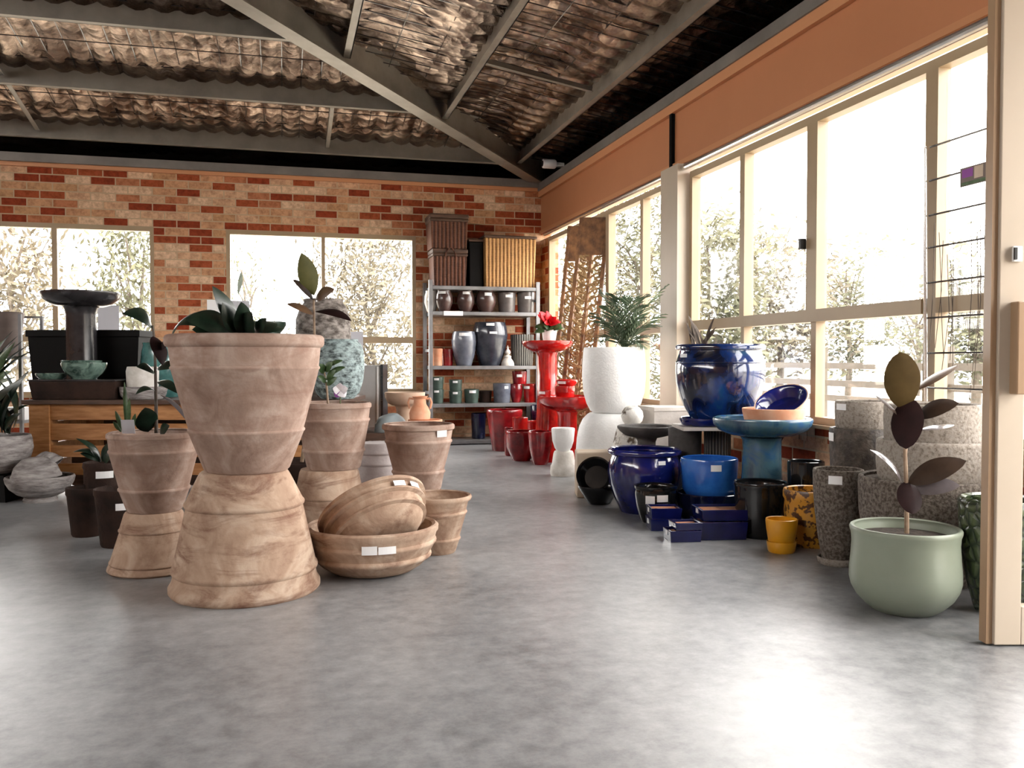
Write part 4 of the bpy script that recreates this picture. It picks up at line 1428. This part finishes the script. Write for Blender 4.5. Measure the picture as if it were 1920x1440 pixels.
sc_ = pot('blue_saucer', 'deep blue saucer under the big mottled blue pot', 'saucer', 1325, ZBP, [(799, 42), (796, 46), (786, 50), (783, 50)], 'cobalt', base=PH + .024, depth=.02, t=.01)
root = pot('blue_pot', 'biggest mottled blue pot, raised on a slab by the window', 'pot', 1350, ZBP,
           [(783, 50), (778, 54), (762, 64), (740, 74), (715, 81), (695, 82.5), (681, 82), *B(678, 81.5, 1.5, 2), (662, 76), (657, 75), (655, 82), (650, 83), (647, 81)],
           'blue_mottled', base=TOPZ[sc_] - .018, t=.02, stick=[(1278, 663, 1291, 670)], depth=.12, soil='soil', angle=50)
random.seed(5)
for k in range(12):
    px_leaf(root, (1312 + random.uniform(-14, 14), 664), (1316 + random.uniform(-34, 30), random.uniform(590, 632)), ZBP, ZBP - .06, random.uniform(4, 7), 'twig', .7, .06, name='dry_leaf')
bbz = 4.86
bb3 = birdbath('birdbath', 'blue glazed birdbath holding a terracotta bowl, beside the biggest blue pot', 1430, bbz,
               [(818, 36), (814, 62), (806, 80), (796, 89), (788, 91.5), (784, 90.5)], [(945, 41), (938, 41), (925, 41), (905, 39), (870, 37), (840, 35), (824, 36), (819, 40)], 'blue_teal', dd=.028, t=.03)
q_ = TOPZ[bb3.name + '_in'] + .002
k = pot('terracotta_bowl', 'shallow terracotta dish in the blue birdbath with a blue bowl leaning in it', 'bowl', 1452, bbz,
        [(792, 46), (788, 54), (772, 58), (766, 58.5)], 'terra_fresh', base=q_, t=.012, depth=.06)
tilted('blue_bowl', 'terracotta bowl with cobalt glazed inside leaning above the blue birdbath', 'bowl', (1464, 750), bbz - .01, .15, .075, (-.42, .80, -.38), 'terra_light', t=.008, inner='cobalt', base=.6)
pot('black_pot', 'black glazed pot on the floor before the blue birdbath', 'pot', 1428, 4.58,
    [(1008, 37), (1003, 40), (960, 46), (925, 49), (912, 49.5), (908, 51), (904, 50)], 'black_glaze')
pot('black_pot', 'black glazed pot between the blue birdbath and the tall stone pot', 'pot', 1513, 4.66, [(1000, 26), (930, 32), (870, 34), (865, 33.5)], 'black_glaze')


def tray(px, z, wd, dp, y_top, y_bot, base, rz, label, gl='navy_tray'):
    p = at(px, 675, z)
    o = empty('glazed_tray', (p.x, p.y, base), label, 'tray', 'rectangular blue trays on the floor', rz=-YAW + rz)
    h = at(px, y_top, z - dp / 2).z - at(px, y_bot, z - dp / 2).z
    t = .012
    mb = MB()
    lo, hi = (wd / 2 * .94, dp / 2 * .94), (wd / 2, dp / 2)
    mb.frustum(lo, lo, 0, .012)
    vs = []
    for (hx, hy), zz in ((lo, .0), (hi, h), ((hi[0] - t, hi[1] - t), h), ((lo[0] - t, lo[1] - t), .012)):
        vs += [(-hx, -hy, zz), (hx, -hy, zz), (hx, hy, zz), (-hx, hy, zz)]
    fs = [(i * 4 + j, i * 4 + (j + 1) % 4, i * 4 + 4 + (j + 1) % 4, i * 4 + 4 + j) for i in range(3) for j in range(4)]
    mb.add(vs, fs)
    mb.make('body', gl, o, smooth=False, bevel=.003)
    MB().box((-lo[0] + t - .001, -lo[1] + t - .001, .0125), (lo[0] - t + .001, lo[1] - t + .001, h - .012)).make('inside_base', 'terra_fresh', o, smooth=False)
    MB().box((-hi[0] - .0012, -.02, h * .5), (-hi[0] * .97, .012, h * .9)).make('price_sticker', 'paper', o, smooth=False)
    return base + h


zt = tray(1349, 4.56, .25, .20, 985, 1019, .001, .07, 'long dark blue tray on the floor, lower of the right pair')
tray(1352, 4.58, .25, .20, 964, 985, zt + .002, .07, 'long dark blue tray with brown inside, upper of the right pair')
zt = tray(1245, 4.78, .17, .16, 978, 1000, .001, .02, 'square dark blue tray, lower of the left pair behind the small one')
tray(1246, 4.78, .17, .16, 957, 977, zt + .002, .02, 'square dark blue tray, upper of the left pair')
zt = tray(1281, 4.48, .165, .14, 1000, 1021, .001, .1, 'small blue tray on the floor, lower of the front pair')
tray(1287, 4.48, .145, .12, 984, 998, zt + .002, .14, 'small blue tray with terracotta inside, upper of the front pair')

# ------------------------------------------------------------------ yellow, stone and sage pots on the right
zq = 4.2
k = pot('yellow_saucer', 'mustard saucer under the small plain yellow pot', 'saucer', 1468, zq, [(1030, 23), (1028, 25), (1019, 27), (1016, 27)], 'yellow', depth=.012, t=.006)
pot('yellow_pot', 'small plain mustard yellow pot on the floor', 'pot', 1468, zq, [(1027, 22), (1024, 24), (995, 28), (979, 29.5), (974, 29)], 'yellow', base=TOPZ[k] - .01, t=.008)
pot('patterned_pot', 'yellow pot with dark floral pattern behind the small yellow one', 'pot', 1524, 4.35,
    [(1015, 34), (1008, 38), (985, 47), (955, 50), (936, 49), (931, 52), (922, 52), (918, 51)], 'yellow_pattern', t=.015)
zq = 3.95
k = pot('stone_saucer', 'pale saucer under the tall speckled stone pot', 'saucer', 1573, zq, [(1060, 31), (1057, 34), (1048, 36), (1046, 36)], 'stone_pale', depth=.015, t=.008)
pot('stone_pot', 'tall tapered speckled stone pot with a sticker, left of the sage pot', 'pot', 1574, zq,
    [(1056, 27), (1046, 30), (1010, 36), (960, 42), (920, 45), (884, 46), (880, 45)], 'stone', base=TOPZ[k] - .012, t=.014, stick=[(1557, 892, 1581, 908)])
k = pot('stone_pot', 'dark speckled glazed stone pot behind the tall one, below a pale pot', 'pot', 1612, 4.14,
        [(1040, 36), (960, 44), (890, 50), (830, 52.5), (806, 53), (803, 52.5)], 'stone_dark', stick=[(1557, 814, 1568, 830)], depth=.25)
pot('stone_pot', 'pale speckled stone pot topping the left stone stack', 'pot', 1620, 4.14,
    [(801, 48), (797, 50), (770, 51), (755, 51), (752, 50)], 'stone_pale', base=TOPZ[k] + .001, stick=[(1573, 758, 1590, 770), (1655, 771, 1670, 790)], depth=.12)
zq = 3.66
k = pot('stone_pot', 'largest speckled stone pot on the floor behind the sage pot', 'pot', 1738, zq,
        [(1085, 80), (1075, 88), (1020, 106), (960, 117), (910, 119), (898, 118), (895, 117)], 'stone', t=.02, depth=.015)
k2 = pot('stone_pot', 'wide pale stone pot in the middle of the right stack', 'pot', 1754, zq,
         [(906, 96), (900, 99), (870, 102), (832, 102), (827, 101), (825, 99)], 'stone_pale', base=TOPZ[k] - .013, t=.02, depth=.02)
pot('stone_pot', 'pale stone pot topping the right stack, behind the rubber plant', 'pot', 1750, zq,
    [(829, 82), (823, 84), (790, 85), (763, 85), (758, 84)], 'stone_pale', base=TOPZ[k2] - .018, t=.018, depth=.12)
pot('green_pot', 'dark green embossed pot half hidden behind the open door', 'pot', 1880, 3.2,
    [(1140, 40), (1132, 44), (1080, 58), (1010, 69), (955, 72), (940, 73), (936, 71)], 'green_emboss', t=.025)
ZS = 3.22
root = pot('potted_plant', 'rubber plant with burgundy leaves in a rounded sage green pot', 'potted plant', 1701, ZS,
           [(1150, 54), (1146, 61), (1138, 71), (1122, 86), (1105, 95), (1090, 98.5), (1072, 98.5), (1045, 96), (1020, 94.5), (1004, 95.5), (997, 98), (992, 98.5), (989, 97)],
           'sage', t=.014, depth=.05, soil='soil', angle=70, n=72)
px_tube(root, [(1700, 1000, ZS), (1700, 930, ZS), (1697, 850, ZS), (1702, 780, ZS), (1704, 740, ZS)], .0085, 'stem', 'stem', .006)
for b, t, w, face, sag, mt in (
        ((1697, 768), (1687, 660), 63, .97, .03, 'leaf_olive'), ((1704, 746), (1699, 842), 56, .97, .05, 'leaf_burgundy'),
        ((1716, 732), (1797, 684), 15, .35, .05, 'leaf_brown'), ((1718, 782), (1798, 756), 30, .7, .12, 'leaf_umber'),
        ((1726, 806), (1790, 797), 9, .3, .05, 'leaf_painted_gloss'), ((1688, 782), (1640, 741), 6, .3, .05, 'leaf_umber'),
        ((1702, 905), (1812, 864), 42, .85, .10, 'leaf_umber'), ((1692, 910), (1631, 843), 8, .35, .14, 'leaf_painted_gloss'),
        ((1708, 918), (1800, 911), 32, .8, .10, 'leaf_painted_gloss'), ((1700, 902), (1711, 964), 42, .97, .02, 'leaf_burgundy')):
    px_leaf(root, b, t, ZS, ZS - (.10 if face > .6 else .02), w, mt, face, sag, shape=1.05 if mt == 'leaf_olive' else .95, pw=.58 if face > .9 else .7,
            label='leaf with pale gloss in its colour' if mt == 'leaf_painted_gloss' else None)
ob = MB().box((-.03, -.015, 0), (.03, .015, .004)).make('plant_tag', 'paper_grey', root, smooth=False)
ob.location = at(1722, 1000, ZS - .08) - root.location
ob.location.z = root['_h'] - .028
ob.rotation_euler = (.3, .1, .4)

# ------------------------------------------------------------------ carved panels, trellis, camera
random.seed(3)


def carved(bx_, tx_, wd, label):
    """tall carved timber screen leaning on the window wall; bx_, tx_ = foot and head (px, py, depth)"""
    b, t = at(*bx_), at(*tx_)
    b.z = .012
    up = (t - b)
    L = up.length
    up.normalize()
    side = Vector((.8, -.6, 0)).normalized()
    side = (side - up * side.dot(up)).normalized()
    nrm = side.cross(up)
    o = bpy.data.objects.new('carved_screen', None)
    COL.objects.link(o)
    o.matrix_world = Matrix.Translation(b) @ Matrix((side, nrm, up)).transposed().to_4x4()
    tag(o, label, 'screen')
    h = wd / 2
    for s_ in (-1, 1):
        MB().box((s_ * h - .018, -.018, 0), (s_ * h + .018, .018, L)).make('stile', 'carved', o, smooth=False, bevel=.003)
    MB().box((-h + .018, -.016, 0), (h - .018, .016, .10)).make('bottom_rail', 'carved', o, smooth=False, bevel=.003)
    MB().box((-h + .018, -.014, L - .36), (h - .018, .014, L)).make('head_board', 'carved', o, smooth=False, bevel=.003)
    mb = MB()
    MB().box((-.014, -.012, .10), (.014, .012, L - .36)).make('stile', 'carved', o, smooth=False, bevel=.003)
    n = int((L - .46) / .075)
    for i in range(n):
        zc = .10 + (i + .5) * (L - .46) / n
        for sg in (-1, 1):
            pts = []
            for k in range(11):
                a = k / 10 * 2 * pi * .9 + i
                rr = .040 * (1 - k / 15)
                pts.append((sg * h * .52 - rr * cos(a) * .95, .004 * sin(a), zc + rr * sin(a)))
            mb.tube(pts, .011, 6, .008)
            mb.tube([(sg * .012, 0, zc - .03), (sg * h * .5, .006, zc + .01 * sg), (sg * h, 0, zc + .035)], .010, 6)
        for k in range(4):
            x_, z_ = random.uniform(-h, h) * .85, zc + random.uniform(-.04, .04)
            leaf_mb((x_, .008, z_), (x_ + random.uniform(-.04, .04), .012, z_ + .045), .032, Vector((0, 1, 0)), .05, .1, mb=mb, n=5)
    mb.make('fretwork', 'carved_lit', o)


carved((1068, 850, 8.05), (1116, 408, 8.25), .26, 'carved brown timber screen leaning by the window, right one of two')
carved((1050, 845, 8.5), (1092, 424, 8.75), .26, 'carved brown timber screen behind the other, nearer the shelving')

tx = WX - .03
p0, p1 = on_x(1737, 800, tx), on_x(1876, 800, tx)
tl = empty('wire_trellis', (tx, p1.y, SILL + .001), 'wire plant trellis of thin bars standing on the sill at the right window', 'trellis')
yl = p0.y - p1.y
rows = [on_x(1876, q, tx).z - SILL for q in (233, 303, 375, 442, 515, 588, 661, 733, 792)]
hh = rows[0]
for y_, nm in ((0, 'side_rail'), (yl, 'side_rail')):
    MB().tube([(0, y_, 0), (-.03 if y_ else 0, y_ + (.0 if y_ else 0), hh)], .008 if y_ else .006, 8).make(nm, 'chrome', tl)
for z in rows:
    MB().tube([(0, 0, z), (0, yl, z)], .0045, 6).make('cross_bar', 'dark_metal', tl)
mb = MB()
random.seed(8)
for fx in (.06, .12, .20, .26, .30, .34, .42, .66, .70, .74, .80, .86, .93):
    top = rows[2] - random.uniform(.02, .2)
    lo_ = random.uniform(.15, .45)
    x_ = fx * yl
    mb.tube([(0.004, x_, top), (.008, x_ + random.uniform(-.02, .02), (top + lo_) / 2), (.004, x_ + random.uniform(-.03, .03), lo_)], .0016, 5)
mb.make('wire_strands', 'twig', tl)
c0, c1 = on_x(1800, 352, tx - .01), on_x(1855, 312, tx - .01)
cardr = empty('hanging_card', (tx - .009, c1.y, c0.z), 'small printed card with pictures hanging on the wire trellis', 'card')
wy, wz = c0.y - c1.y, on_x(1800, 318, tx).z - c0.z
MB().box((-.0015, 0, 0), (.0015, wy, wz)).make('card', 'taupe', cardr, smooth=False)
MB().box((-.0022, wy * .55, wz * .45), (-.0014, wy * .93, wz * .9)).make('printed_square', 'petal_purple', cardr, smooth=False)
MB().box((-.0022, wy * .2, wz * .3), (-.0014, wy * .5, wz * .92)).make('printed_picture', 'beige', cardr, smooth=False)
MB().box((-.0022, wy * .02, wz * .05), (-.0014, wy * .95, wz * .22)).make('printed_band', 'leaf_green', cardr, smooth=False)

p = on_x(1030, 308, WX - .12)
cm = empty('security_camera', (WX, p.y, p.z), 'small white security camera high in the dark corner above the orange wall', 'camera')
MB().box((-.06, -.03, -.02), (.04, .03, .02)).make('mount', 'white_plastic', cm, smooth=False, bevel=.004)
m_ = Matrix.Translation((-.20, -.02, -.0)) @ Matrix.Rotation(pi / 2, 4, 'Y')
hs = MB().lathe([(0, 0), (.045, 0), (.05, .01), (.05, .13), (.04, .145), (0, .145)], 24, m=m_).make('housing', 'white_plastic', cm)
m_ = Matrix.Translation((-.203, -.02, 0)) @ Matrix.Rotation(pi / 2, 4, 'Y')
MB().lathe([(0, -.004), (.03, -.004), (.03, .01), (0, .01)], 24, m=m_).make('lens', 'black_rubber', hs)

# ------------------------------------------------------------------ outside
g = MB().box((-70, DY + .15, -.2), (80, 90, -.1)).box((WX + .15, -40, -.2), (80, DY + .15, -.1))
struct('ground', g, 'ground')
fr = empty('terrace_fence', (WX + 3.2, 0, -.1), 'beige timber rail fence outside beyond the right windows', 'fence')
for z in (.55, .72, .92):
    MB().box((-.02, -1, z), (.02, 12, z + .07)).make('rail', 'rail', fr, smooth=False)
for k in range(7):
    MB().box((-.05, -1 + k * 2, 0), (.05, -.9 + k * 2, 1.15)).make('post', 'rail', fr, smooth=False)


def tree(px, z, ytop, ybot, wpx, n, label, mat='gum_leaves', seed=0, leafsz=.10, dens=.6):
    """loose gum tree out in the daylight: crown spans rows ytop..ybot and wpx columns"""
    rnd = random.Random(seed)
    p = at(px, 675, z)
    o = empty('gum_tree', (p.x, p.y, -.1), label, 'tree', 'gum trees outside the windows')
    z1, z0 = at(px, ytop, z).z + .1, at(px, ybot, z).z + .1
    wr = wpx / 2 * z / F
    mb = MB()
    tips = []
    mb.tube([(0, 0, 0), (.1, .05, z0 + .4), (rnd.uniform(-.2, .2), .1, (z0 + z1) / 2), (rnd.uniform(-.3, .3), 0, z1 * .9)], .09, 8, .02)
    for k in range(9):
        a = rnd.uniform(0, 2 * pi)
        zz = rnd.uniform(max(z0, .5), z1 * .75)
        e = Vector((wr * .8 * cos(a), wr * .8 * sin(a), min(zz + rnd.uniform(.4, 1.6), z1)))
        mb.tube([(0, 0, zz), e * .5 + Vector((0, 0, zz * .5 + .1)), e], .035, 6, .008)
        tips.append(e)
    mb.make('trunk', 'bark', o)
    fb = MB()
    for k in range(int(n / 28)):
        if k < len(tips):
            c = tips[k]
        else:
            a, q = rnd.uniform(0, 2 * pi), rnd.random() ** .5
            c = Vector((wr * q * cos(a), wr * q * sin(a), rnd.uniform(max(z0, .2), z1)))
        sp = rnd.uniform(.18, .42)
        for j in range(28):
            d = Vector((rnd.gauss(0, 1), rnd.gauss(0, 1), rnd.gauss(0, .8))) * sp
            q = c + d
            u = Vector((rnd.gauss(0, 1), rnd.gauss(0, 1), rnd.gauss(0, 1))).normalized()
            v = u.orthogonal().normalized()
            s_ = leafsz * rnd.uniform(.5, 1.2)
            fb.add([q - u * s_, q + v * s_ * .35, q + u * s_, q - v * s_ * .35], [(0, 1, 2, 3)])
    fb.make('foliage', mat, o, smooth=False, recalc=False)


tree(30, 17, 400, 700, 150, 2300, 'loose pale gum tree filling the left pane of the left back window', 'gum_leaves_tan', 1)
tree(248, 19, 425, 700, 110, 2000, 'pale gum tree at the right edge of the left back window', 'gum_leaves', 2)
tree(695, 20, 440, 720, 190, 4200, 'pale gum tree filling the right pane of the middle back window', 'gum_leaves_tan', 3)
tree(470, 27, 480, 720, 90, 500, 'faint gum tree behind the left pane of the middle back window', 'gum_leaves', 4)
tree(1055, 26, 420, 700, 120, 1500, 'pale gum tree seen past the carved screens', 'gum_leaves', 5)
tree(1200, 20, 360, 760, 170, 5200, 'dense gum tree left of the white window column', 'gum_leaves', 6)
tree(1345, 15, 420, 700, 170, 4200, 'gum tree just right of the white window column', 'gum_leaves', 7)
tree(1460, 18, 450, 700, 190, 4600, 'gum tree behind the window latch', 'gum_leaves_tan', 8)
tree(1590, 22, 480, 690, 200, 4200, 'low gum tree behind the widest right pane', 'gum_leaves', 9)
tree(1720, 25, 520, 690, 190, 3200, 'low faint gum tree left of the wire trellis', 'gum_leaves_tan', 10)
tree(1830, 15, 480, 690, 150, 2400, 'gum tree behind the wire trellis', 'gum_leaves', 12)

# ------------------------------------------------------------------ daylight
wd_ = bpy.data.worlds.new('daylight')
S.world = wd_
wd_.use_nodes = True
bg = wd_.node_tree.nodes['Background']
bg.inputs['Color'].default_value = (1, .975, .94, 1)
bg.inputs['Strength'].default_value = 5.5



def window_light(name, p, u, v):
    """light portal: steers the sampling of the daylight through an opening, gives off nothing itself"""
    L = bpy.data.lights.new(name, 'AREA')
    L.shape = 'RECTANGLE'
    L.size, L.size_y = u, v
    L.cycles.is_portal = True
    o = bpy.data.objects.new(name, L)
    COL.objects.link(o)
    o.location = p
    return o


hz = (SILL + TOP) / 2
for a_, b_ in (w1, w2):
    window_light('daylight_portal', ((a_ + b_) / 2, DY + .11, hz), b_ - a_, TOP - SILL).rotation_euler = (-pi / 2, 0, 0)
for a_, b_, z_, h_ in ((2.12, RY['p2'], hz, TOP - SILL), (RY['col1'], RY['p0'], hz, TOP - SILL), (.7, 2.0, 1.17, 2.34)):
    window_light('daylight_portal', (WX + .115, (a_ + b_) / 2, z_), h_, b_ - a_).rotation_euler = (0, pi / 2, 0)
S.view_settings.view_transform = 'Standard'
S.view_settings.look = 'None'
S.view_settings.gamma = 1
S.view_settings.exposure = 1.4
S.view_settings.use_curve_mapping = False
S.cycles.use_denoising = True
S.cycles.max_bounces = 8
S.cycles.diffuse_bounces = 4
S.cycles.transparent_max_bounces = 12
S.cycles.caustics_reflective = False
S.cycles.caustics_refractive = False
for o in S.objects:
    if '_h' in o:
        del o['_h']
